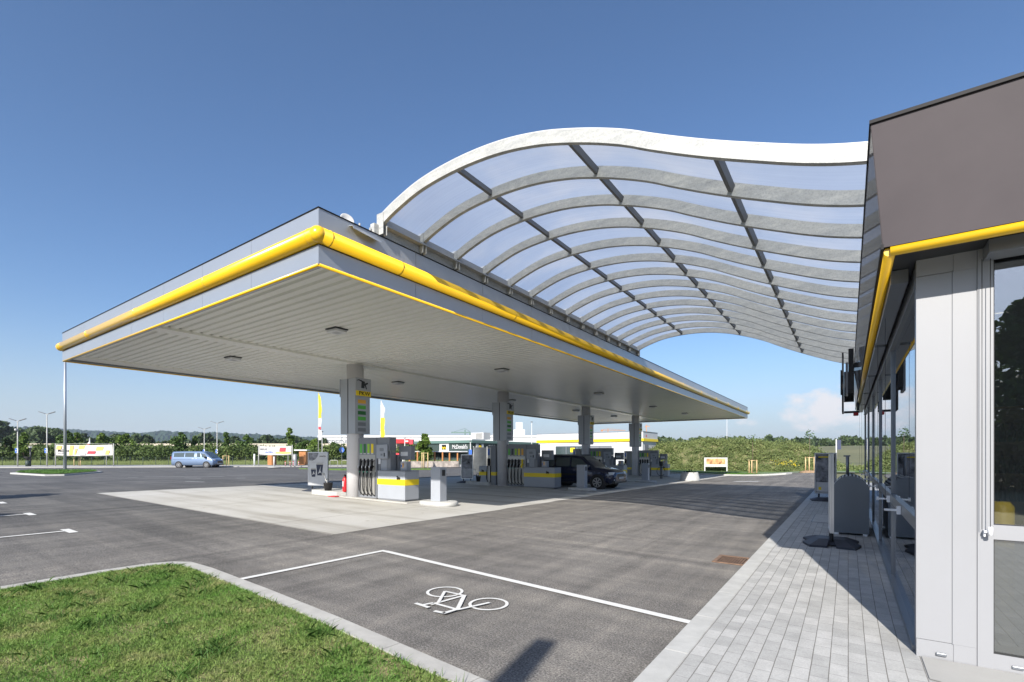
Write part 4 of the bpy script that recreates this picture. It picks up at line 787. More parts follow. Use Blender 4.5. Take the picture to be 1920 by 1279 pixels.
text('LAVAZZA', .075, 'lettering', 'black', t, (.24, -.024, 1.44), FACE_S, .002); bx('caption_line', 'photog', t, -.3, .3, -.026, -.024, 1.19, 1.21)
t, p = pav_sign('dark poster board on a rubber foot left of the second island', (-17.6, 20.9, g(-17.6, 20.9)), R_(16), .74, 1.6, 'photod', 'advertising board', 'poster_board', based=.55, basew=.32); bx('poster_caption', 'photog', t, -.3, .3, -.026, -.0235, .32, .8)
t = thing('waste_bin', 'black box bin on a thin two legged stand behind the fire extinguisher', 'bin', (CX - 1.55, 12.3, g(-16, 12.2)));
mb = MB(); a = [(-.26, -.14, .95), (.26, -.14, .95), (.26, .14, .95), (-.26, .14, .95)]; b = [(-.2, -.11, .62), (.2, -.11, .62), (.2, .11, .62), (-.2, .11, .62)]
A = [mb.bm.verts.new(q) for q in a]; B = [mb.bm.verts.new(q) for q in b]; mb.bm.faces.new(B)
for k in range(4): mb.bm.faces.new((A[k], A[(k + 1) % 4], B[(k + 1) % 4], B[k]))
mb.build('tub', 'blackm', t); MB().cyl((-.12, 0, 0), (-.12, 0, .63), .015, n=8).cyl((.1, 0, 0), (.1, 0, .63), .015, n=8).build('stand', 'galv', t); MB().cyl((.05, 0, .9), (-.15, 0, 1.35), .012, n=6).build('brush', 'blackm', t)
t = thing('red_base_plate', 'flat red plastic base plate on the concrete beside the nearest column', 'base plate', (CX - .72, 10.72, g(-15.3, 10.7) + .008)); bx('plate', 'red', t, -.2, .2, -.12, .12, 0, .03, bev=.006)

# ------------------------------------------------------------ cars
def car(name, label, cat, loc, rz, paint, st, wheels, wr, side_win, half_w, wind, rear_win, lamps):
    """st: stations (x, z_low, z_belt, z_top, w_belt, w_roof)"""
    t = thing(name, label, cat, loc, rz); xs = [s[0] for s in st]
    fine = np.linspace(xs[0], xs[-1], 60); I = [np.interp(fine, xs, [s[k] for s in st]) for k in range(1, 6)]
    def sec(i):
        zl, zb, zt, wb, wrf = [I[k][i] for k in range(5)]
        return [(0, zl), (wb * .86, zl), (wb * .97, zl + .10), (wb * 1.0, zl + (zb - zl) * .45), (wb * .985, zl + (zb - zl) * .8), (wb * .955, zb), (wrf, zb + (zt - zb) * .86), (wrf * .86, zb + (zt - zb) * .97), (0, zt)]
    mb = MB(); rows = []
    for i, x in enumerate(fine):
        P = sec(i); full = P + [(-y, z) for y, z in P[-2:0:-1]]; rows.append([mb.bm.verts.new((x, y, z)) for y, z in full])
    n = len(rows[0])
    for a, b in zip(rows, rows[1:]):
        for k in range(n): mb.bm.faces.new((a[k], a[(k + 1) % n], b[(k + 1) % n], b[k])).smooth = True
    mb.bm.faces.new(rows[0]); mb.bm.faces.new(rows[-1][::-1]); mb.build('body', paint, t)
    def surf(x, v, side):    # v 0..1 between belt and roof edge
        zl, zb, zt, wb, wrf = [float(np.interp(x, xs, [s[k] for s in st])) for k in range(1, 6)]
        y = wb * .955 + (wrf - wb * .955) * v + .006; return (x, side * y, zb + (zt - zb) * .86 * v)
    for side in (-1, 1):
        for q in side_win:
            mb = MB(); P = [surf(x, v, side) for x, v in q]; mb.prism(P, (0, side * .004, 0)); mb.build('side_window', 'carglass_o', t)
    for nm, (xa, za, wa), (xb, zb_, wb_) in (('windscreen', *wind), ('rear_window', *rear_win)):
        mb = MB(); dz = .012; mb.prism([(xa, -wa, za), (xa, wa, za), (xb, wb_, zb_), (xb, -wb_, zb_)], (.0, 0, dz)); mb.build(nm, 'carglass_o', t)
    for x in wheels:
        for side in (-1, 1):
            y = side * (half_w - .10); mb = MB().cyl((x, side * (half_w - .30), wr * 1.02), (x, side * (half_w + .003), wr * 1.02), wr * 1.17, n=32).build('wheel_arch', 'blackm', t)
            wl = MB(); wl.cyl((x, side * (half_w - .2), wr), (x, side * (half_w + .012), wr), wr, n=32); wo = wl.build('wheel', 'tyre', t)
            rm = MB(); yy = side * (half_w + .014)
            for k in range(7):
                a = 2 * math.pi * k / 7; c_, s_ = math.cos(a), math.sin(a); r1 = wr * .66
                rm.prism([(x - s_ * .02, yy, wr + c_ * .02), (x + s_ * .02, yy, wr - c_ * .02), (x + c_ * r1 + s_ * .035, yy, wr + s_ * r1 - c_ * .035), (x + c_ * r1 - s_ * .035, yy, wr + s_ * r1 + c_ * .035)], (0, side * (.008 + .0008 * k), 0))
            m2 = 24
            for k in range(m2):
                a, b = 2 * math.pi * k / m2, 2 * math.pi * (k + 1) / m2; ro, ri = wr * .70, wr * .62
                rm.prism([(x + ro * math.cos(a), yy, wr + ro * math.sin(a)), (x + ro * math.cos(b), yy, wr + ro * math.sin(b)), (x + ri * math.cos(b), yy, wr + ri * math.sin(b)), (x + ri * math.cos(a), yy, wr + ri * math.sin(a))], (0, side * .006, 0))
            rm.build('rim', 'rim', wo)
    for nm, m, b in lamps: bx(nm, m, t, *b, bev=.008)
    return t
MT['carglass_o'] = mat('dark car glass', (.05, .07, .072), .06, 0, coat=.6); MT['grille'] = mat('grille black', (.015, .015, .017), .4)
SUV = [(0, .42, .95, 1.02, .80, .72), (.06, .30, 1.0, 1.35, .86, .68), (.28, .27, 1.04, 1.60, .885, .66), (.9, .26, 1.04, 1.67, .895, .65), (1.7, .25, 1.03, 1.68, .895, .65), (2.35, .25, 1.02, 1.62, .895, .64), (2.75, .25, 1.01, 1.38, .895, .66), (3.12, .25, .99, 1.08, .89, .74), (3.5, .26, .95, 1.03, .885, .74), (3.9, .27, .86, .96, .86, .68), (4.1, .30, .74, .88, .80, .60), (4.2, .38, .62, .74, .66, .5)]
suv = car('parked_suv', 'dark blue estate car refuelling between the second and third pump islands', 'car', (-13.35, 22.55, g(-11, 22.5)), 0, 'navy', SUV, (.78, 3.34), .335,
    [[(.35, .1), (.40, .85), (.85, .9), (.92, .1)], [(1.0, .1), (.95, .9), (1.75, .92), (1.8, .1)], [(1.9, .1), (1.86, .92), (2.4, .88), (2.95, .1)]], .895,
    ((3.08, 1.085, .70), (2.42, 1.60, .56)), ((.03, 1.12, .62), (.25, 1.56, .56)),
    [('headlight', 'lamp', (3.90, 4.12, -.84, -.50, .72, .84)), ('headlight', 'lamp', (3.90, 4.12, .50, .84, .72, .84)), ('grille', 'grille', (4.10, 4.205, -.44, .44, .60, .76)), ('front_bumper', 'grille', (3.95, 4.195, -.74, .74, .30, .42)), ('number_plate', 'white', (4.19, 4.225, -.26, .26, .50, .60)), ('fog_lamp', 'lamp', (4.02, 4.17, -.74, -.50, .44, .49)), ('fog_lamp', 'lamp', (4.02, 4.17, .50, .74, .44, .49)), ('tail_light', 'redlamp', (-.01, .16, -.85, -.72, .85, 1.15)), ('tail_light', 'redlamp', (-.01, .16, .72, .85, .85, 1.15)), ('door_mirror', 'navy', (2.78, 2.95, -1.06, -.88, 1.02, 1.16)), ('door_mirror', 'navy', (2.78, 2.95, .88, 1.06, 1.02, 1.16)),
     ('roof_rail', 'galv_d', (.45, 2.3, -.64, -.60, 1.62, 1.70)), ('roof_rail', 'galv_d', (.45, 2.3, .60, .64, 1.62, 1.70)), ('sill_strip', 'grille', (.4, 3.85, -.897, .897, .24, .33))])
VAN = [(0, .45, 1.15, 1.25, .84, .80), (.04, .30, 1.18, 1.80, .93, .80), (.2, .28, 1.2, 1.95, .97, .82), (1.5, .27, 1.2, 1.98, .985, .83), (3.3, .27, 1.19, 1.98, .985, .83), (3.9, .27, 1.17, 1.90, .985, .80), (4.3, .27, 1.13, 1.60, .98, .80), (4.72, .27, 1.08, 1.22, .965, .82), (5.0, .28, 1.0, 1.08, .93, .74), (5.22, .32, .85, .95, .84, .62), (5.34, .42, .66, .78, .66, .5)]
vx, vy = W(330, 58.6)
van = car('parked_van', 'light blue passenger van parked across the far side of the lot', 'van', (vx, vy, g(vx, vy) + .0), YAW, 'bluepaint', VAN, (.98, 4.28), .36,
    [[(.35, .12), (.38, .86), (1.62, .88), (1.62, .12)], [(1.7, .12), (1.7, .88), (2.8, .88), (2.8, .12)], [(3.12, .12), (3.12, .88), (3.45, .88), (3.6, .12)], [(3.68, .12), (3.55, .88), (4.0, .86), (4.45, .12)]], .985,
    ((4.80, 1.21, .76), (3.98, 1.88, .66)), ((.015, 1.28, .72), (.05, 1.80, .70)),
    [('headlight', 'lamp', (4.98, 5.22, -.86, -.58, .88, 1.0)), ('headlight', 'lamp', (4.98, 5.22, .58, .86, .88, 1.0)), ('grille', 'grille', (5.15, 5.345, -.5, .5, .55, .85)), ('front_bumper', 'grille', (5.0, 5.33, -.8, .8, .32, .45)), ('number_plate', 'white', (5.335, 5.36, -.26, .26, .48, .58)), ('tail_light', 'redlamp', (-.01, .05, -.9, -.8, 1.0, 1.35)), ('tail_light', 'redlamp', (-.01, .05, .8, .9, 1.0, 1.35)), ('door_mirror', 'grille', (4.1, 4.28, -1.18, -.97, 1.12, 1.34)), ('door_mirror', 'grille', (4.1, 4.28, .97, 1.18, 1.12, 1.34)), ('door_handle', 'offwhite', (2.55, 2.85, -.992, -.975, 1.08, 1.12)), ('door_handle', 'offwhite', (3.0, 3.2, -.992, -.975, 1.08, 1.12)), ('slide_rail', 'grille', (.3, 2.5, -.988, -.96, 1.0, 1.02))])

# ------------------------------------------------------------ street furniture
def lamp_post(label, loc, h=5.6, rz=0, arms=2, board=None, grp='double arm lamp posts', arm=.75, rad=.075):
    t = thing('lamp_post', label, 'street lamp', loc, rz, grp); MB().cyl((0, 0, 0), (0, 0, h), rad, rad * .66, n=14).build('pole', 'galv', t); bx('flange', 'galv', t, -.14, .14, -.14, .14, 0, .03)
    for s in ((-1, 1) if arms == 2 else (1,)):
        a = MB().tube([(0, 0, h - .05), (s * .12, 0, h + .02), (s * .22, 0, h + .08)], .035, 8).build('arm', 'galv', t)
        MB().prism([(s * .2, -.12, h + .05), (s * .2, .12, h + .05), (s * (.2 + arm), .10, h + .30), (s * (.2 + arm), -.10, h + .30)], (0, 0, .06)).build('lamp_head', 'galv_d', a)
    if board:
        b = bx('notice_board', 'offwhite', t, -.06, .16, -.16, -.10, 1.75, 2.4); bx('blue_notice', 'blue', b, -.14, .06, -.19, -.165, 1.8, 2.35); bx('notice_text', 'white', b, -.10, .02, -.194, -.191, 2.0, 2.1)
    return t
for (px, d, py, lb) in ((33, 60.5, 790, 'double arm lamp post with a camera at the left picture edge'), (88, 61.5, 777, 'double arm lamp post left of the tall plain mast'), (383, 78, 805, 'shorter looking double arm lamp post behind the blue van'), (407, 76, 794, 'double arm lamp post just right of the blue van')):
    x, y = W(px, d); lamp_post(lb, (x, y, g(x, y)), HZ(py, d), YAW + .1, board=True)
x, y = W(32, 60.3); t = thing('security_camera', 'white security camera under the arms of the leftmost lamp post', 'camera', (x - .2, y - .1, 4.7)); MB().lathe([(.0, -.18), (.1, -.14), (.12, 0), (.10, .1), (.03, .12)], n=14).build('housing', 'white', t); MB().cyl((0, 0, .1), (.18, .1, .2), .03, n=8).build('bracket', 'galv_d', t)
x, y = W(122, 44.2); t = thing('tall_mast', 'tall plain light grey mast rising from the grassy traffic island', 'mast', (x, y, .15)); MB().cyl((0, 0, 0), (0, 0, 11.5), .12, .085, n=18).build('pole', 'silver', t); bx('door_flap', 'silver', t, -.05, .05, -.125, -.112, .5, .95); 
lamp_post('single arm lamp post standing behind the photographer', (-.06, -5.15, 0), 4.75, R_(101), 1, grp=None, arm=.5, rad=.05)
def sapling(label, loc, seed, h=2.6, grp='staked saplings', crown=True, cr=.8, n=500, ls=.10, mt_='leaf_l', stakes=3, sh=1.35):
    t = thing('staked_sapling', label, 'young tree', loc, 0, grp); r = np.random.default_rng(seed); MB().tube([(0, 0, 0), (.02, .01, h * .5), (0, .03, h)], .022, 6).build('trunk', 'bark', t)
    for k in range(stakes):
        a = 2 * math.pi * k / 3 + .5; MB().cyl((.38 * math.cos(a), .38 * math.sin(a), 0), (.38 * math.cos(a), .38 * math.sin(a), sh), .045, n=8).build('stake', 'wood', t)
    if stakes:
        mb = MB()
        for k in range(3):
            a = 2 * math.pi * k / 3 + .5; b = a + 2 * math.pi / 3; mb.cyl((.38 * math.cos(a), .38 * math.sin(a), sh - .06), (.38 * math.cos(b), .38 * math.sin(b), sh - .06), .03, n=6)
        mb.build('cross_rail', 'wood', t)
    if crown:
        p = r.normal(0, 1, (n, 3)); p /= np.linalg.norm(p, axis=1)[:, None]; p *= (r.uniform(0, 1, (n, 1)) ** .4) * np.array([cr, cr, cr * 1.2]); p[:, 2] += h
        leaf_mesh('crown', p, ls, mt_, t, r)
    return t
def leaf_mesh(name, p, size, m, parent, r, kind=None):
    n = len(p); u = r.normal(0, 1, (n, 3)); u /= np.linalg.norm(u, axis=1)[:, None]; v = np.cross(u, r.normal(0, 1, (n, 3))); v /= np.linalg.norm(v, axis=1)[:, None]
    s = size * r.uniform(.6, 1.4, (n, 1)); q = np.stack([p - u * s - v * s * .5, p + u * s * .2 - v * s * .75, p + u * s + v * s * .5, p - u * s * .2 + v * s * .75], 1)
    o = np_mesh(name, q, 4, m, parent)
    if kind: o['kind'] = kind
    return o
def tree(name, label, loc, h, cw, seed, nleaf=1500, ls=.25, mt_='leaf', ncl=16, base=.25, cat='tree', grp=None, conic=False):
    r = np.random.default_rng(seed); t = thing(name, label, cat, loc, 0, grp)
    mb = MB(); mb.cyl((0, 0, -.3), (0, 0, h * .55), h * .022 + .03, h * .01, n=8)
    c = []
    for k in range(ncl):
        f = (k + .5) / ncl; zz = h * (base + (1 - base) * f); rad = cw * (1 - f) * 1.0 if conic else cw * math.sin(math.pi * min(.97, .12 + .85 * f)) ; a = r.uniform(0, 6.28); rr = rad * r.uniform(.25, .8)
        c.append((rr * math.cos(a), rr * math.sin(a), zz, max(.25, rad * r.uniform(.35, .6)) + .1)); 
        if k % 2: mb.cyl((0, 0, zz * .7), (rr * math.cos(a) * .9, rr * math.sin(a) * .9, zz), h * .007 + .01, h * .003 + .004, n=5)
    mb.build('trunk', 'bark', t); c = np.array(c); i = r.integers(0, ncl, nleaf); d = r.normal(0, 1, (nleaf, 3)); d /= np.linalg.norm(d, axis=1)[:, None]; d *= r.uniform(.35, 1.1, (nleaf, 1)) ** .6 * c[i, 3:4]; d[:, 2] *= .85
    leaf_mesh('crown', c[i, :3] + d, ls, mt_, t, r); return t
def xyz(px, d, off=0): x, y = W(px, d); return (x, y, g(x, y) + off)
sapling('staked sapling outside the frame near the parking bays', (-22.2, -1.3, 0), 3, 2.9, cr=1.0, n=3500, ls=.07); sapling('second staked sapling outside the frame by the nearest parking line', (-15.9, -3.1, 0), 4, 2.8, cr=.8, n=3000, ls=.07)
# weedy bank on the right
def bank_h(x, y):
    f = ss(57.6, 64, y) * (1 - ss(70, 82, y)); e = ss(.8, -4.5 + 0, -x * -1) if False else ss(-.5, 5.0, -x - .5 + .05 * (y - 57)); s = 2.75 + .25 * math.sin(x * .35) + .15 * math.sin(x * 1.3 + y) + .12 * math.sin(x * 2.7 - y * 1.9)
    return -.32 + (s + .25) * f * e * ss(-27, -23, x)
bm = bmesh.new(); nx, ny = 90, 40; gx = np.linspace(-27, 6, nx); gy = np.linspace(57.4, 83, ny); V = [[bm.verts.new((x, y, bank_h(x, y))) for y in gy] for x in gx]
for i in range(nx - 1):
    for j in range(ny - 1): bm.faces.new((V[i][j], V[i + 1][j], V[i + 1][j + 1], V[i][j + 1])).smooth = True
me = bpy.data.meshes.new('earth_bank'); bm.to_mesh(me); bm.free(); me.materials.append(MT['weed_g']); o = bpy.data.objects.new('earth_bank', me); C.objects.link(o); o['kind'] = 'structure'
r = np.random.default_rng(5); ncl = 1500; ccx = r.uniform(-24, 2.5, ncl); ccy = 57.8 + 10.5 * r.uniform(0, 1, ncl) ** .9; cs_ = r.uniform(.12, .42, ncl); idx = r.integers(0, ncl, 110000)
off = r.normal(0, 1, (len(idx), 3)) * cs_[idx][:, None] * .75; X_ = ccx[idx] + off[:, 0]; Y_ = ccy[idx] + off[:, 1]; Z_ = np.array([bank_h(a, b) for a, b in zip(ccx, ccy)])[idx] + np.abs(off[:, 2]) * 1.0 + .02
leaf_mesh('bank_weeds', np.stack([X_, Y_, Z_], 1), .075, 'weeds', None, r, 'stuff'); tag(bpy.data.objects['bank_weeds'], 'dense green and straw coloured weeds covering the earth bank on the right', 'weeds')
n = 22000; sx_ = r.uniform(-24, 2, n); sy_ = 58 + 9 * r.uniform(0, 1, n); z_ = np.array([bank_h(a, b) for a, b in zip(sx_, sy_)]); hh = r.uniform(.12, .5, n); lx = r.normal(0, .12, n)
q = np.stack([np.stack([sx_ - .015, sy_, z_], 1), np.stack([sx_ + .015, sy_, z_], 1), np.stack([sx_ + lx, sy_, z_ + hh], 1)], 1); tag(np_mesh('bank_stalks', q, 3, 'weeds'), 'tall grass stalks standing on the earth bank', 'grass', kind='stuff')
n = 1200; cxy = np.array([(-5.6, 58.8), (-5.0, 59.0), (-6.2, 59.2), (-4.6, 58.7)])[r.integers(0, 4, n)]; X_ = cxy[:, 0] + r.normal(0, .25, n); Y_ = cxy[:, 1] + r.normal(0, .2, n); Z_ = np.array([bank_h(a, b) for a, b in zip(X_, Y_)]) + r.uniform(.4, .9, n) 
leaf_mesh('wildflowers', np.stack([X_, Y_, Z_], 1)[:110], .04, 'yellow_m', None, r, 'stuff'); tag(bpy.data.objects['wildflowers'], 'small yellow wildflowers on the bank near the right saplings', 'flowers')
for i, (px, d, lb) in enumerate(((1411, 45.6, 'staked sapling on a mulch mound right of the roadside poster'), (1518, 43.3, 'staked sapling at the right end of the bank beside the shop sign'))):
    x, y = W(px, d); sapling(lb, (x, y, g(x, y) + .04), 20 + i, 3.3, cr=.45, n=90, ls=.06, mt_='leaf'); tag(MB().lathe([(.9, -.08), (.7, .08), (.4, .16), (0, .2)], (x, y, g(x, y)), 18).build('mulch_mound', 'dirt'), 'brown bark mulch mound round the %s staked sapling' % ('left' if i == 0 else 'right'), 'mulch', 'mulch mounds')
    mb = MB(); mb.tube([(x, y, 3.2), (x + .03, y, 4.0), (x - .02, y, 4.5)], .012, 5); bpy.data.objects.remove(mb.build('twig', 'bark'))
x, y = W(1342, 53.5); t = thing('roadside_poster', 'white framed landscape poster stand with a sepia food picture before the weedy bank', 'poster stand', (x, y, g(x, y)), R_(20))
mb = MB(); mb.box(-1.05, -.95, -.05, .05, 0, 1.32).box(.95, 1.05, -.05, .05, 0, 1.32); mb.build('post', 'white', t); bx('panel', 'white', t, -.949, .949, -.04, .04, .42, 1.31); bx('picture', 'photo', t, -.86, .86, -.046, -.041, .66, 1.22); t.scale = (1.14, 1.14, 1.14); t.location.z = -.25
x, y = W(1293, 33.5); t = thing('concrete_planter', 'large round tapered concrete planter at the far end of the concrete apron', 'planter', (x, y, g(x, y))); MB().lathe([(.70, 0), (.66, .12), (.56, .55), (.54, .60), (.47, .60), (.46, .5), (0, .5)], n=32).build('pot', 'kerb2', t); leaf_mesh('plant', np.random.default_rng(3).normal(0, 1, (200, 3)) * [.2, .2, .07] + [0, 0, .55], .05, 'leaf_d', t, np.random.default_rng(3))
x, y = W(1240, 36); t = thing('air_and_water_post', 'slim black air and water post with a coiled hose beside the concrete planter', 'air pump', (x, y, g(x, y))); MB().box(-.09, .09, -.07, .07, 0, 1.0, bev=.01).build('post', 'galv_d', t); MB().box(-.13, .13, -.1, .1, .95, 1.3, bev=.02).build('head', 'dark', t)
MB().tube([(.1 + .3 * math.cos(a) - .1, -.1, .55 + .33 * math.sin(a)) for a in np.linspace(0, 5.6, 20)], .02, 6).build('hose', 'black', t)
x, y = W(1568, 75); t = thing('roadside_flag_post', 'white post with a dark banner standing in the field beyond the shop sign', 'banner post', (x, y, g(x, y) - .05)); MB().cyl((0, 0, 0), (0, 0, 4.0), .09, n=10).build('post', 'white', t); bx('banner', mat('navy banner', (.03, .04, .09), .6), t, .12, .62, -.02, .02, 2.4, 3.9)
# fence on the left
fence = thing('wire_fence', 'low green wire fence with thin posts in front of the hedge on the left', 'fence', (0, 0, 0)); mb = MB()
for k, px in enumerate(range(-20, 860, 24)):
    x, y = W(px, 68); MB().cyl((x, y, -.1), (x, y, 1.25), .03, n=6).build('post', 'darkgreen', fence)
a, b = W(-20, 68), W(860, 68)
for z in np.arange(.15, 1.25, .12): mb.cyl((*a, z), (*b, z), .006, n=4)
mb.build('wire_mesh', 'darkgreen', fence)
# hedge mass and separate trees
r = np.random.default_rng(9); nb = 190; bpx = r.uniform(-30, 800, nb); bd = r.uniform(76, 100, nb); top = np.where(bpx < 480, r.uniform(829, 842, nb), r.uniform(831, 846, nb)); bxy = np.array([W(a, b) for a, b in zip(bpx, bd)]); bh = 1.6 + (852 - top) * bd / 906.7
idx = r.integers(0, nb, 90000); rad = r.uniform(1.2, 2.4, nb); dd = r.normal(0, 1, (len(idx), 3)); dd /= np.linalg.norm(dd, axis=1)[:, None]; dd *= r.uniform(.5, 1.05, (len(idx), 1))
P_ = np.stack([bxy[idx, 0] + dd[:, 0] * rad[idx], bxy[idx, 1] + dd[:, 1] * rad[idx], np.maximum(.1, bh[idx] * .5 + dd[:, 2] * bh[idx] * .5)], 1)
tag(leaf_mesh('hedgerow', P_, .16, 'hedge', None, r, 'stuff'), 'dense mixed hedge and shrubs behind the wire fence on the left', 'hedge')
n = 30000; pxs = r.uniform(-40, 860, n); ds = r.uniform(69, 78, n); gxy = np.stack([FW[0] * ds + RT[0] * (pxs - 960) / 906.7 * ds, FW[1] * ds + RT[1] * (pxs - 960) / 906.7 * ds], 1); hh = r.uniform(.2, .6, n) + (ds - 69) * .04; lx = r.normal(0, .15, n)
q = np.stack([np.column_stack([gxy[:, 0] - .03, gxy[:, 1], np.zeros(n)]), np.column_stack([gxy[:, 0] + .03, gxy[:, 1] + .02, np.zeros(n)]), np.column_stack([gxy[:, 0] + lx, gxy[:, 1], hh])], 1); tag(np_mesh('rough_grass', q, 3, 'weeds'), 'rough unmown grass between the wire fence and the hedge', 'grass', kind='stuff')
TL = [(8, 80, 822, 2.2, 'leaf_d', 'dark bushy tree at the extreme left behind the fence'), (44, 80, 812, 1.4, 'leaf_l', 'bright green slender tree right of the leftmost lamp post'), (126, 84, 808, 1.8, 'leaf', 'green tree behind the tall plain mast'), (143, 86, 812, 1.5, 'leaf_l', 'light green tree behind the left end of the long banner'), (188, 84, 813, 2.2, 'leaf_l', 'yellowish spreading tree behind the right half of the long banner'), (235, 88, 814, 2.4, 'leaf_l', 'pale round tree right of the long banner'),
      (340, 84, 811, 1.8, 'leaf', 'compact dark green tree above the blue van'), (366, 86, 818, 1.2, 'leaf', 'small conical tree right of the compact tree above the van'), (424, 86, 811, 1.4, 'leaf', 'pointed green tree right of the van windscreen'), (462, 84, 816, 1.7, 'leaf', 'dark green tree between the pointed tree and the short banner'), (543, 90, 803, 2.4, 'leaf_l', 'tall pale birch like tree beside the short banner'), (572, 84, 828, 2.2, 'leaf', 'round bush right of the short banner'), (590, 82, 824, 1.8, 'leaf_l', 'bush behind the white and yellow beach flag'), (628, 82, 831, 2.2, 'leaf', 'bush behind the blue round sign'), (655, 84, 829, 2.0, 'leaf_l', 'bush half hidden by the nearest column'), (770, 84, 836, 2.2, 'leaf', 'dark bush left of the burger restaurant'), (798, 60, 815, 1.0, 'leaf_l', 'slender pale tree in front of the burger restaurant')]
for i, (px, d, py, cw, m_, lb) in enumerate(TL):
    x, y = W(px, d); tree('broadleaf_tree', lb, (x, y, -.05), HZ(py, d), cw, 40 + i, 1700, .17, m_, 14, .12, 'tree', 'trees behind the fence', conic=i in (7, 8, 10))
# banners
def banner(label, pxa, pxb, d, z0, z1, ztop, patches, words, grp='roadside banners'):
    a = Vector((*W(pxa, d), 0)); b = Vector((*W(pxb, d), 0)); L_ = (b - a).length; t = thing('banner_frame', label, 'banner', a, math.atan2(b.y - a.y, b.x - a.x), grp)
    for x in (0, L_): MB().cyl((x, 0, 0), (x, 0, ztop), .06, n=10).build('post', 'galv', t)
    MB().cyl((L_ * .87, .05, 0), (L_ * .87, .05, ztop * .9), .04, n=8).build('post', 'galv', t)
    mb = MB(); mb.cyl((0, 0, ztop - .04), (L_, 0, ztop - .04), .02, n=6).cyl((0, 0, z0 - .1), (L_, 0, z0 - .1), .02, n=6); mb.build('rail', 'galv', t)
    n = 40; bm_ = MB(); rows = []
    def yy(x, z): return -.03 + .05 * math.sin(x * 3.1 + z * 2.2) * .6
    for i in range(n + 1):
        x = .12 + (L_ - .24) * i / n; sag = -.08 * math.sin(math.pi * i / n); rows.append([bm_.bm.verts.new((x, yy(x, z), z + sag)) for z in (z0, (z0 * 2 + z1) / 3, (z0 + 2 * z1) / 3, z1)])
    for p, q in zip(rows, rows[1:]):
        for k in range(3): bm_.bm.faces.new((p[k], q[k], q[k + 1], p[k + 1])).smooth = True
    cl_ = bm_.build('cloth', 'banner', t); H_ = z1 - z0
    for f0, f1, g0, g1, m_ in patches: MB().prism([(L_ * f0, -.075, z0 + H_ * g0), (L_ * f1, -.075, z0 + H_ * g0), (L_ * (f1 + .02), -.075, z0 + H_ * g1), (L_ * (f0 + .02), -.075, z0 + H_ * g1)], (0, -.004, 0)).build('printed_patch', m_, cl_)
    for fx, gz, s, m_, wd in words: text(wd, s, 'lettering', m_, cl_, (L_ * fx, -.088, z0 + H_ * gz), FACE_S, .003, 1.0, 'LEFT')
    return t
banner('long yellow and white advertising banner between posts behind the tall mast', 104, 213, 62, 1.5, 2.85, 3.0, [(.42, .52, .0, .35, 'photog'), (.70, .82, .45, .8, 'bannery'), (.40, .50, .6, .9, 'bannery'), (.02, .10, .55, .9, 'bannery'), (.24, .30, .0, .9, 'bannery'), (.33, .36, .05, .6, 'bannery'), (.55, .68, .12, .38, 'bannerr'), (.86, .92, .05, .45, 'bannery')], [(.05, .42, .42, 'black', 'McDrive'), (.05, .18, .22, 'silver_d', 'IHR WEG')])
banner('short white banner with red picture between posts left of the yellow flag', 485, 548, 64, 1.6, 2.7, 2.85, [(.62, .8, .35, .8, 'bannerr'), (.5, .95, .1, .3, 'bannery')], [(.05, .62, .38, 'silver_d', 'MAXI'), (.2, .25, .3, 'blue', 'GUTEN')])
x, y = W(514, 56); t = thing('flag_foot', 'white advertising pillar on a flat grey foot before the short banner', 'sign', (x, y, .1)); MB().lathe([(.75, 0), (.6, .06), (.1, .12)], n=16).build('foot', 'galv', t); MB().cyl((0, 0, .1), (0, 0, 1.25), .09, n=10).build('post', 'white', t)
x, y = W(477, 62); t = thing('short_post', 'short light grey post between the van and the short banner', 'post', (x, y, .1)); MB().cyl((0, 0, 0), (0, 0, 1.55), .1, n=10).build('shaft', 'offwhite', t); bx('foot', 'galv', t, -.15, .15, -.15, .15, 0, .03)
x, y = W(424, 63); sapling('bare wooden stake frame just right of the blue van', (x, y, .1), 33, 1.8, crown=False, sh=1.35, grp=None); x, y = W(146, 63); sapling('wooden stake frame under the long banner', (x, y, .1), 34, 1.8, crown=False, sh=1.35, grp=None)
x, y = W(610, 66); sapling('wooden stake frame left of the blue round sign', (x, y, .1), 35, 1.9, crown=False, sh=1.5, grp=None)
# rubbish bin and info post at left
x, y = W(52, 61); t = thing('litter_bin', 'dark green litter bin with a black funnel lid between the two left lamp posts', 'bin', (x, y, .1)); MB().lathe([(.22, 0), (.24, .7), (.1, .72)], n=16).build('barrel', 'darkgreen', t); MB().lathe([(.1, .74), (.18, .95), (.38, 1.15), (.38, 1.2)], n=16).build('funnel_lid', 'blackm', t)
x, y = W(57, 62); t = thing('solar_post', 'dark post with a white cap light beside the litter bin', 'post', (x, y, .1)); MB().cyl((0, 0, 0), (0, 0, 2.35), .08, n=10).build('shaft', 'dark', t); bx('cap_light', 'white', t, -.2, .2, -.12, .12, 2.35, 2.5)
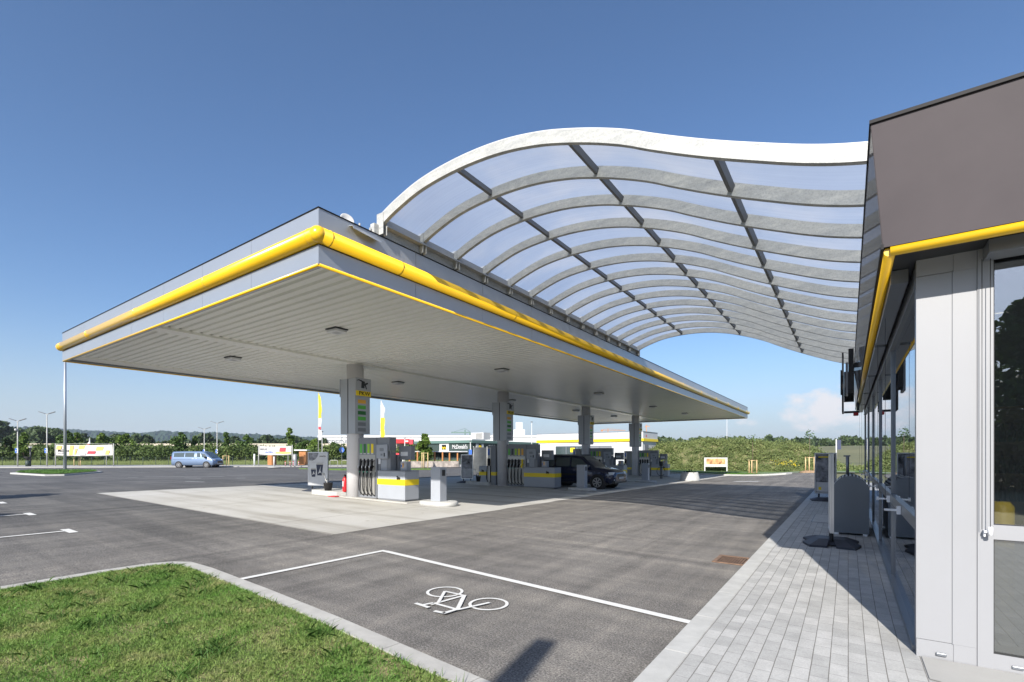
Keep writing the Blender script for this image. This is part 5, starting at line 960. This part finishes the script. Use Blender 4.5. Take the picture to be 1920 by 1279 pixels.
# bike racks, sign, hut, cones
for i, px in enumerate((626, 648)):
    x, y = W(px, 57); t = tag(MB().tube([(-.45, 0, 0), (-.45, 0, .78), (-.38, 0, .85), (.38, 0, .85), (.45, 0, .78), (.45, 0, 0)], .03, 8).build('bike_stand', 'galv', None, (x, y, .05), YAW), 'galvanised bicycle hoop %s of the round blue sign' % ('left' if i == 0 else 'right'), 'bicycle stand', 'bicycle hoops')
x, y = W(641, 55); t = thing('round_blue_sign', 'round blue footpath sign on a thin grey pole left of the nearest column', 'road sign', (x, y, .05), YAW); MB().cyl((0, 0, 0), (0, 0, 6.6), .035, n=8).build('pole', 'galv', t); MB().cyl((0, -.06, 2.05), (0, -.04, 2.05), .3, n=24).build('disc', 'blue', t)
mb = MB(); mb.box(-.05, .05, -.075, -.062, 1.9, 2.12).cyl((0, -.075, 2.18), (0, -.062, 2.18), .05, n=12).box(-.1, -.06, -.075, -.062, 1.85, 2.0).box(.06, .1, -.075, -.062, 1.85, 2.0); mb.build('walker_symbol', 'white', t)
for i, (px, wd) in enumerate(((507, 10), (567, 12))):
    x, y = W(px, 66); t = thing('timber_screen_hut', 'slatted timber bin shelter %s' % ('half hidden under the short banner' if i == 0 else 'with flat roof left of the poster board'), 'shelter', (x, y, .05), YAW + .1); mb = MB(); ww = wd * 66 / 906.7
    for k in range(8): mb.box(-ww / 2 + ww * k / 8, -ww / 2 + ww * (k + .75) / 8, 0, .06, .1, 2.0)
    mb.build('slats', 'wood_o', t); bx('side_panel', 'wood_o', t, -ww / 2, ww / 2, .07, 1.2, .1, 1.95)
    if i: bx('roof', 'offwhite', t, -ww / 2 - .6, ww / 2 + .2, -.2, 1.3, 2.05, 2.2)
for i, px in enumerate((535, 544, 550, 560)):
    x, y = W(px, 62); t = thing('barrier_post', '%s red and white striped post below the short banner' % ('first', 'second', 'third', 'last')[i], 'bollard', (x, y, .1), 0, 'striped posts'); MB().cyl((0, 0, 0), (0, 0, .6), .06, n=8).build('shaft', 'white', t); mb = MB(); [mb.cyl((0, 0, z), (0, 0, z + .1), .064, n=8) for z in (.1, .32, .52)]; mb.build('red_band', 'red', t)
x, y = W(553, 64); t = thing('info_stele', 'dark grey information stele beside the short banner', 'sign', (x, y, .1)); bx('slab', 'pump_d', t, -.3, .3, -.1, .1, 0, 1.55); bx('face_plate', 'photog', t, -.25, .25, -.11, -.101, .8, 1.45)
# beach flags
def beach_flag(label, px, d, pytop, pyy, ym, seed, red=False):
    x, y = W(px, d); zt = HZ(pytop, d); t = thing('beach_flag', label, 'flag', (x, y, .05), YAW, 'tall advertising flags'); MB().tube([(0, 0, 0), (0, 0, zt * .9), (.06, 0, zt)], .035, 8).build('pole', 'white', t)
    zb = HZ(pyy, d); wd = ym * d / 906.7; mid = zb + (zt - zb) * .42
    def strip(z0, z1, m_, nm, n=12):
        mb = MB(); rows = []
        for k in range(n + 1):
            z = z0 + (z1 - z0) * k / n; f = (zt - z) / (zt - zb); w_ = wd * min(1, (f * 5) ** .6) * (.9 + .1 * math.sin(z * 5 + seed)); rows.append([mb.bm.verts.new((w_ * q, -.04 + .05 * math.sin(q * 7 + z * 2 + seed), z)) for q in (.03, .35, .7, 1.0)])
        for a, b in zip(rows, rows[1:]):
            for j in range(3): mb.bm.faces.new((a[j], a[j + 1], b[j + 1], b[j])).smooth = True
        return mb.build(nm, m_, t)
    return t, strip, zt, zb, mid, wd
t, strip, zt, zb, mid, wd = beach_flag('tall narrow yellow and white flag left of the nearest column', 597, 52, 737, 826, 6.5, 1); strip(HZ(785, 52), zt - .02, 'bannery2' if False else 'yellow_m', 'yellow_cloth'); strip(zb, HZ(785, 52) - .01, 'white', 'white_cloth', 8); bx('red_print', 'bannerr', t, .04, .3, -.11, -.10, HZ(806, 52), HZ(801, 52))
t, strip, zt, zb, mid, wd = beach_flag('tall white over yellow flag right of the nearest column', 714, 50, 752, 826, 8, 2); strip(HZ(784, 50), zt - .02, 'white', 'white_cloth'); strip(zb, HZ(784, 50) - .01, 'yellow_m', 'yellow_cloth', 8)
for px, py, d, lb in ((604, 810, 70, 'slim lamp mast beside the yellow and white flag'), (713, 808, 120, 'small distant lamp behind the white over yellow flag'), (1363, 785, 110, 'thin pale mast rising behind the weedy bank'), (997, 792, 75, 'thin pole above the burger restaurant roof'), (882, 828, 62, 'white light pole in front of the burger restaurant'), (759, 822, 62, 'pale pole left of the burger restaurant')):
    x, y = W(px, d); t = thing('slim_pole', lb, 'pole', (x, y, 0)); MB().cyl((0, 0, 0), (0, 0, HZ(py, d)), .07, .05, n=8).build('shaft', 'white' if px > 700 else 'galv', t); MB().lathe([(.0, 0), (.22, .05), (.12, .12), (0, .14)], (0, 0, HZ(py, d)), 12).build('cap', 'galv_d', t)

# ------------------------------------------------------------ buildings behind
mc = thing('burger_restaurant', 'low dark green restaurant with white lettering and yellow arches sign', 'restaurant', (0, 0, 0)); mx_, my_ = -51.1, 61.9
bx('wall', 'darkgreen', mc, -63.3, mx_, my_, 83, 0, 3.5); bx('roof_edge', 'roofgreen', mc, -64.4, mx_ + .25, my_ - .3, 83.2, 3.5, 3.95); bx('corner_pier', 'wood_o', mc, -63.5, -62.2, my_ - .06, my_ + 1, 0, 2.75)
def arches(cx_, z, s, parent, m_='yellow_m', yv=my_ - .17, east=False):
    mb = MB(); P = []
    for h_ in (-1, 1):
        pts = [(h_ * s * .5 + s * .42 * math.cos(a), s * .95 * math.sin(a)) for a in np.linspace(0, math.pi, 14)]
        if not east: mb.tube([(cx_ + u, yv, z + v) for u, v in pts], s * .11, 6)
        else: mb.tube([(yv, cx_ + u, z + v) for u, v in pts], s * .11, 6)
    return mb.build('yellow_arches', m_, parent)
bx('white_sign_panel', 'white', mc, -58.3, -56.15, my_ - .12, my_ - .002, 2.15, 3.45); bx('black_square', 'black', mc, -57.75, -56.7, my_ - .135, my_ - .122, 2.4, 3.25); arches(-57.22, 2.45, .44, mc)
text("McDonald's", .95, 'lettering', 'white', mc, (-53.65, my_ - .1, 2.85), FACE_S, .03, .76)
bx('white_sign_panel', 'white', mc, mx_ + .002, mx_ + .12, 62.9, 64.9, 2.65, 3.4); bx('black_square', 'black', mc, mx_ + .122, mx_ + .135, 63.5, 64.3, 2.7, 3.35); arches(63.9, 2.75, .34, mc, yv=mx_ + .16, east=True)
text("McCafe", .7, 'lettering', 'white', mc, (mx_ + .1, 67.3, 3.0), FACE_E, .03, .9)
for k, x in enumerate((-61.6, -59.6, -57.6, -55.6, -53.6)): f = bx('window', 'dark', mc, x, x + 1.6, my_ - .05, my_ - .002, .3, 1.95); bx('pane', 'carglass_o', f, x + .1, x + 1.5, my_ - .06, my_ - .051, .4, 1.9)
bx('porch_roof', 'offwhite', mc, -63, -52, my_ - 1.6, my_ - .14, 2.0, 2.12); 
hv = MB(); hv.box(-50.5 - 4.2, -51.9, 66, 68, 4.2, 5.4).box(-51.8, -51.2, 68.5, 70, 4.3, 5.3); hv.build('roof_unit', 'white', mc); mb = MB(); mb.box(-53.6, -52.2, 65.95, 65.99, 4.35, 5.3); mb.build('unit_grille', 'pump_b', mc); mb = MB(); mb.box(-62, -51.4, my_ + .4, my_ + 4, 3.95, 4.2); mb.build('roof_parapet', 'white', mc)
# pergola
pg = thing('terrace_pergola', 'orange timber pergola with thin pale beams before the restaurant', 'pergola', (0, 0, 0)); 
for k, px in enumerate((768, 783, 800, 815, 830, 843, 858)): x, y = W(px, 60 + .5 * k); MB().box(x - .07, x + .07, y - .07, y + .07, 0, HZ(847, 61)).build('post', 'wood_o', pg)
a, b = W(762, 60), W(865, 63); MB().prism([(*a, 1.9), (*b, 1.9), (*b, 2.02), (*a, 2.02)], (.3, .9, 0)).build('beam', 'offwhite', pg)
a, b = W(735, 58), W(860, 61); tag(MB().prism([(*a, 0), (*b, 0), (*b, .75), (*a, .75)], (-.2, .4, 0)).build('stone_wall', 'stone'), 'low rough stone wall below the timber pergola', 'wall')
for i, px in enumerate((792, 799)): x, y = W(px, 54); 
x, y = W(796, 54); sapling('three stake frame on the verge before the stone wall', (x, y, .05), 36, 1.6, crown=False, sh=1.75, grp=None)
x, y = W(742, 56); t = thing('orange_poster_stand', 'orange and white poster stand by the stone wall', 'poster stand', (x, y, .05), YAW); bx('panel', 'orange', t, -.5, .3, -.05, .05, 0, 1.6); bx('red_top', 'bannerr', t, -.1, .5, -.07, -.055, 1.1, 1.7); bx('white_card', 'white', t, .6, .9, -.05, 0, .6, 1.5)
sheet('restaurant_verge', [W(640, 50), W(820, 53), W(820, 57), W(560, 54)], .09, 'grass_f', 5, thick=.09)
# grey tarpaulin
x, y = W(886, 44); x2, y2 = W(936, 46); t = thing('tarpaulin_screen', 'large grey mesh tarpaulin screen beyond the second island', 'screen', (0, 0, 0)); a = Vector((x, y, g(x, y))); b = Vector((x2, y2, g(x, y)))
mb = MB(); rows = []
for k in range(13):
    f = k / 12; p = a.lerp(b, f); rows.append([mb.bm.verts.new((p.x + .1 * math.sin(f * 7), p.y + .1 * math.sin(f * 6 + z), p.z + z)) for z in (.0, .8, 1.6, 2.3)])
for p, q in zip(rows, rows[1:]):
    for j in range(3): mb.bm.faces.new((p[j], q[j], q[j + 1], p[j + 1])).smooth = True
mb.build('mesh_cloth', 'tarp', t)
for p in (a, a.lerp(b, .5), b): MB().cyl((p.x, p.y + .15, p.z), (p.x, p.y + .15, p.z + 2.4), .04, n=8).build('pole', 'galv', t)
x, y = W(883, 52); t = thing('blue_white_flag', 'narrow blue and white banner on a pole beside the tarpaulin screen', 'flag', (x, y, g(x, y)), YAW); MB().cyl((0, 0, 0), (0, 0, 2.3), .03, n=8).build('pole', 'galv', t); bx('blue_cloth', 'blue', t, -.22, .1, -.03, -.01, 1.3, 2.2); bx('white_cloth', 'white', t, -.2, .12, -.03, -.01, .3, 1.29); bx('yellow_print', 'yellow_m', t, -.15, .07, -.04, -.031, .7, .9)
# car wash
cw = thing('car_wash_building', 'white flat building with a yellow band and long dark window behind the pumps', 'building', (0, 0, 0)); bxx, byy = -21.3, 59.5
bx('wall', 'wall', cw, -36.7, bxx, byy, 64.8, -.4, 3.3); bx('parapet', 'wall', cw, -36.9, bxx + .12, byy - .12, 65, 3.3, 4.48); bx('yellow_band', 'yellow_m', cw, -36.96, bxx + .18, byy - .18, 65.05, 3.28, 3.62); bx('roof_flashing', 'silver_d', cw, -36.95, bxx + .17, byy - .17, 65.03, 4.48, 4.52)
def onY(px, Y): k = (px - 960) / 906.7; d = Y / (FW[1] + RT[1] * k); return float((FW[0] + RT[0] * k) * d)
xa, xb = onY(1042, byy), onY(1147, byy); fr = bx('window_frame', 'frame', cw, xa, xb, byy - .06, byy - .003, .2, 2.75); 
for k in range(5):
    u0 = xa + (xb - xa) * (k + .04) / 5; u1 = xa + (xb - xa) * (k + .96) / 5; bx('pane', 'carglass_o' if k < 3 else 'silver_d', fr, u0, u1, byy - .07, byy - .061, .3, 2.65)
bx('yellow_poster', 'yellow_m', fr, xa + (xb - xa) * .28, xa + (xb - xa) * .36, byy - .075, byy - .071, 1.9, 2.5)
bx('door', 'silver_d', cw, bxx + .002, bxx + .05, 60.2, 61.6, -.3, 2.9); wf = bx('side_window', 'white', cw, bxx + .002, bxx + .06, 62.6, 63.8, 1.3, 2.5); bx('pane', 'carglass_o', wf, bxx + .061, bxx + .07, 62.8, 63.6, 1.45, 2.35); bx('red_cross', 'red', cw, bxx + .122, bxx + .13, 60.4, 60.7, 3.8, 4.1)
for x in np.arange(-35, -22, 2.6): bx('cladding_joint', 'silver_d', cw, x, x + .012, byy - .125, byy - .1205, 3.63, 4.47)
t = thing('electric_beacon', 'red life saver cabinet on the car wash corner', 'cabinet', (bxx + .4, byy - .3, -.3)); bx('cabinet', 'red', t, 0, .3, 0, .3, .9, 1.5); MB().cyl((.15, .15, 0), (.15, .15, .9), .04, n=8).build('post', 'galv', t)
# warehouses beyond the motorway
wh = thing('long_warehouse', 'very long white warehouse on the horizon beyond the motorway', 'warehouse', (*W(598, 262), 4.4), YAW); L_ = (1010 - 598) * 262 / 906.7; bx('wall', 'wall', wh, 0, L_, 0, 60, 0, 6.4); bx('roof', 'offwhite', wh, -.5, L_ + .5, -.5, 60.5, 6.41, 7.4); text('SPEDITION', 4.2, 'lettering', 'silver_d', wh, (15, -.1, 3.4), FACE_S, .05)
wb = thing('white_tower', 'white stepped silo tower rising behind the second canopy column', 'tower', (*W(975, 300), 4), YAW); bx('shaft', 'wall', wb, -4, 3, 0, 6, 0, 13); bx('upper_shaft', 'wall', wb, -2.6, 1.5, .5, 5, 13.001, 17.5); bx('side_block', 'wall', wb, 3.001, 12, 0, 8, 0, 9.2)
tr_ = thing('red_tank_truck', 'red truck driving on the motorway embankment left of the restaurant', 'truck', (*W(735, 172), 4.75), YAW); bx('trailer', 'red', tr_, 0, 6.0, 0, 2.4, .7, 2.35, bev=.2); bx('cab', 'bannerr', tr_, 6.1, 7.4, 0, 2.4, .4, 2.2, bev=.1); bx('stripe', 'white', tr_, 4.6, 5.8, -.02, -.005, 1.3, 1.8)
for x in (1, 2, 4.8, 6.6): MB().cyl((x, .1, .4), (x, .5, .4), .42, n=14).build('wheel', 'tyre', tr_)
def crane(label, px, d, pyt, jl, m_, rz=0):
    t = thing('tower_crane', label, 'crane', (*W(px, d), 4), YAW + rz, 'distant cranes'); h_ = HZ(pyt, d) - 4; MB().box(-.5, .5, -.5, .5, 0, h_ + 3).build('mast', m_, t); mb = MB(); mb.box(-jl * .4, jl, -.6, .6, h_, h_ + 1.0).box(-jl * .4, -jl * .3, -1, 1, h_ - 2, h_ + .5); mb.build('jib', m_, t); mb = MB(); mb.cyl((0, 0, h_ + 4), (jl * .8, 0, h_ + 1), .15, n=5).cyl((0, 0, h_ + 4), (-jl * .35, 0, h_ + 1), .15, n=5); mb.build('tie_rod', m_, t)
crane('dark green crane above the burger restaurant', 872, 420, 812, -12, 'roofgreen'); crane('pale orange crane behind the car wash', 1140, 900, 807, 36, 'wood_o', .3); crane('pale orange mast of a crane behind the farthest column', 1212, 900, 800, 6, 'wood_o')
# motorway edge
mb = MB()
for a_, b_ in ((-60, 300), (300, 640), (640, 900)):
    p, q = W(a_, 176), W(b_, 176); mb.prism([(*p, 3.6), (*q, 3.6), (*q, 5.55), (*p, 5.55)], (-1.0, 1.5, 0))
o = mb.build('motorway_barrier', 'sand'); tag(o, 'long beige motorway barrier above the hedge on the left', 'barrier')
x, y = W(168, 150); t = thing('red_white_marker', 'small red and white striped marker tower above the long banner', 'tower', (x, y, 2)); MB().lathe([(.25, 0), (.25, 2.2), (.5, 2.5), (.5, 3.1), (.2, 3.4), (.04, 4.8)], n=12).build('shaft', 'white', t); MB().cyl((0, 0, 2.6), (0, 0, 2.9), .53, n=12).build('red_band', 'red', t)
# woods and hills
def wood(name, label, n_tr, pxr, dr, topf, lw, seed, m_='forest', nl=220, gz=4.3):
    r = np.random.default_rng(seed); px = r.uniform(*pxr, n_tr); d = r.uniform(*dr, n_tr); xy = np.array([W(a, b) for a, b in zip(px, d)]); h_ = np.array([HZ(topf(a), b) for a, b in zip(px, d)]) * r.uniform(.82, 1.03, n_tr) - gz
    idx = np.repeat(np.arange(n_tr), nl); dd = r.normal(0, 1, (len(idx), 3)); dd /= np.linalg.norm(dd, axis=1)[:, None]; dd *= r.uniform(.6, 1.05, (len(idx), 1)); rad = r.uniform(.22, .36, n_tr) * h_
    P_ = np.stack([xy[idx, 0] + dd[:, 0] * rad[idx], xy[idx, 1] + dd[:, 1] * rad[idx], gz + h_[idx] * .55 + dd[:, 2] * h_[idx] * .48], 1); return tag(leaf_mesh(name, P_, lw, m_, None, r, 'stuff'), label, 'wood')
wood('left_wood', 'dark dense wood on the skyline at the far left', 110, (-60, 125), (215, 290), lambda p: np.interp(p, [-60, 0, 20, 40, 60, 80, 110, 130], [785, 790, 797, 806, 800, 803, 806, 815]), 1.0, 61)
wood('middle_wood', 'line of dark trees along the motorway beneath the hills', 150, (100, 640), (215, 300), lambda p: 816 + 5 * math.sin(p * .11) + 4 * math.sin(p * .045) + (6 if p > 260 else 0), .9, 62)
wood('right_wood', 'dark tree line on the skyline behind the weedy bank', 190, (1200, 1660), (260, 420), lambda p: 822 + 3 * math.sin(p * .09) + 2 * math.sin(p * .23), 1.1, 63)
def hill():
    bm = bmesh.new(); nx, ny = 260, 26; V = []
    rr = np.random.default_rng(4)
    for i in range(nx):
        px = -200 + 1200 * i / (nx - 1); ph = np.interp(px, [-300, 60, 120, 200, 260, 300, 380, 460, 520, 560, 620, 700, 1000], [800, 802, 806, 810, 813, 810, 812, 815, 818, 820, 822, 827, 840]); row = []
        for j in range(ny):
            f = j / (ny - 1); d = 1100 + 1100 * f; x, y = W(px, d); zt = HZ(ph, 1800); z = 4 + (zt - 4) * math.sin(min(1, f * 1.5) * math.pi / 2) * (1 - .2 * max(0, f - .67)) + rr.normal(0, 2.6) * min(1, f * 4); row.append(bm.verts.new((x, y, z)))
        V.append(row)
    for i in range(nx - 1):
        for j in range(ny - 1): bm.faces.new((V[i][j], V[i + 1][j], V[i + 1][j + 1], V[i][j + 1]))
    me = bpy.data.meshes.new('wooded_hills'); bm.to_mesh(me); bm.free(); me.materials.append(MT['hill']); o = bpy.data.objects.new('wooded_hills', me); C.objects.link(o); o['kind'] = 'structure'
hill()
# trees behind the camera, mirrored in the shop window
for i, (x, y, h_, lb) in enumerate(((3.2, -27, 11.5, 'tall tree behind the photographer mirrored in the shop window'), (8.5, -25, 10.0, 'broad tree behind the photographer right of the tall one'), (-3, -34, 8.5, 'tree farther behind the photographer to the left'))): tree('broadleaf_tree', lb, (x, y, 0), h_, 4.2, 80 + i, 9000, .2, 'leaf', 34, .08, 'tree', 'trees behind the photographer')
t = tag(leaf_mesh('rear_hedge', np.random.default_rng(1).uniform([-12, -24, 0], [16, -20, 2.3], (26000, 3)), .11, 'hedge', None, np.random.default_rng(2), 'stuff'), 'low hedge behind the photographer', 'hedge')

# ------------------------------------------------------------ summer haze over the whole place
m = bpy.data.materials.new('summer haze'); m.use_nodes = True; t = m.node_tree; t.nodes.clear(); o_ = t.nodes.new('ShaderNodeOutputMaterial'); pv = t.nodes.new('ShaderNodeVolumePrincipled')
pv.inputs['Color'].default_value = (.80, .88, 1, 1); pv.inputs['Density'].default_value = .00014; pv.inputs['Anisotropy'].default_value = .2; t.links.new(pv.outputs[0], o_.inputs['Volume']); MT['haze'] = m
tag(MB().box(-4200, 4200, -4200, 4200, -1.5, 125).build('haze', 'haze'), kind='stuff')
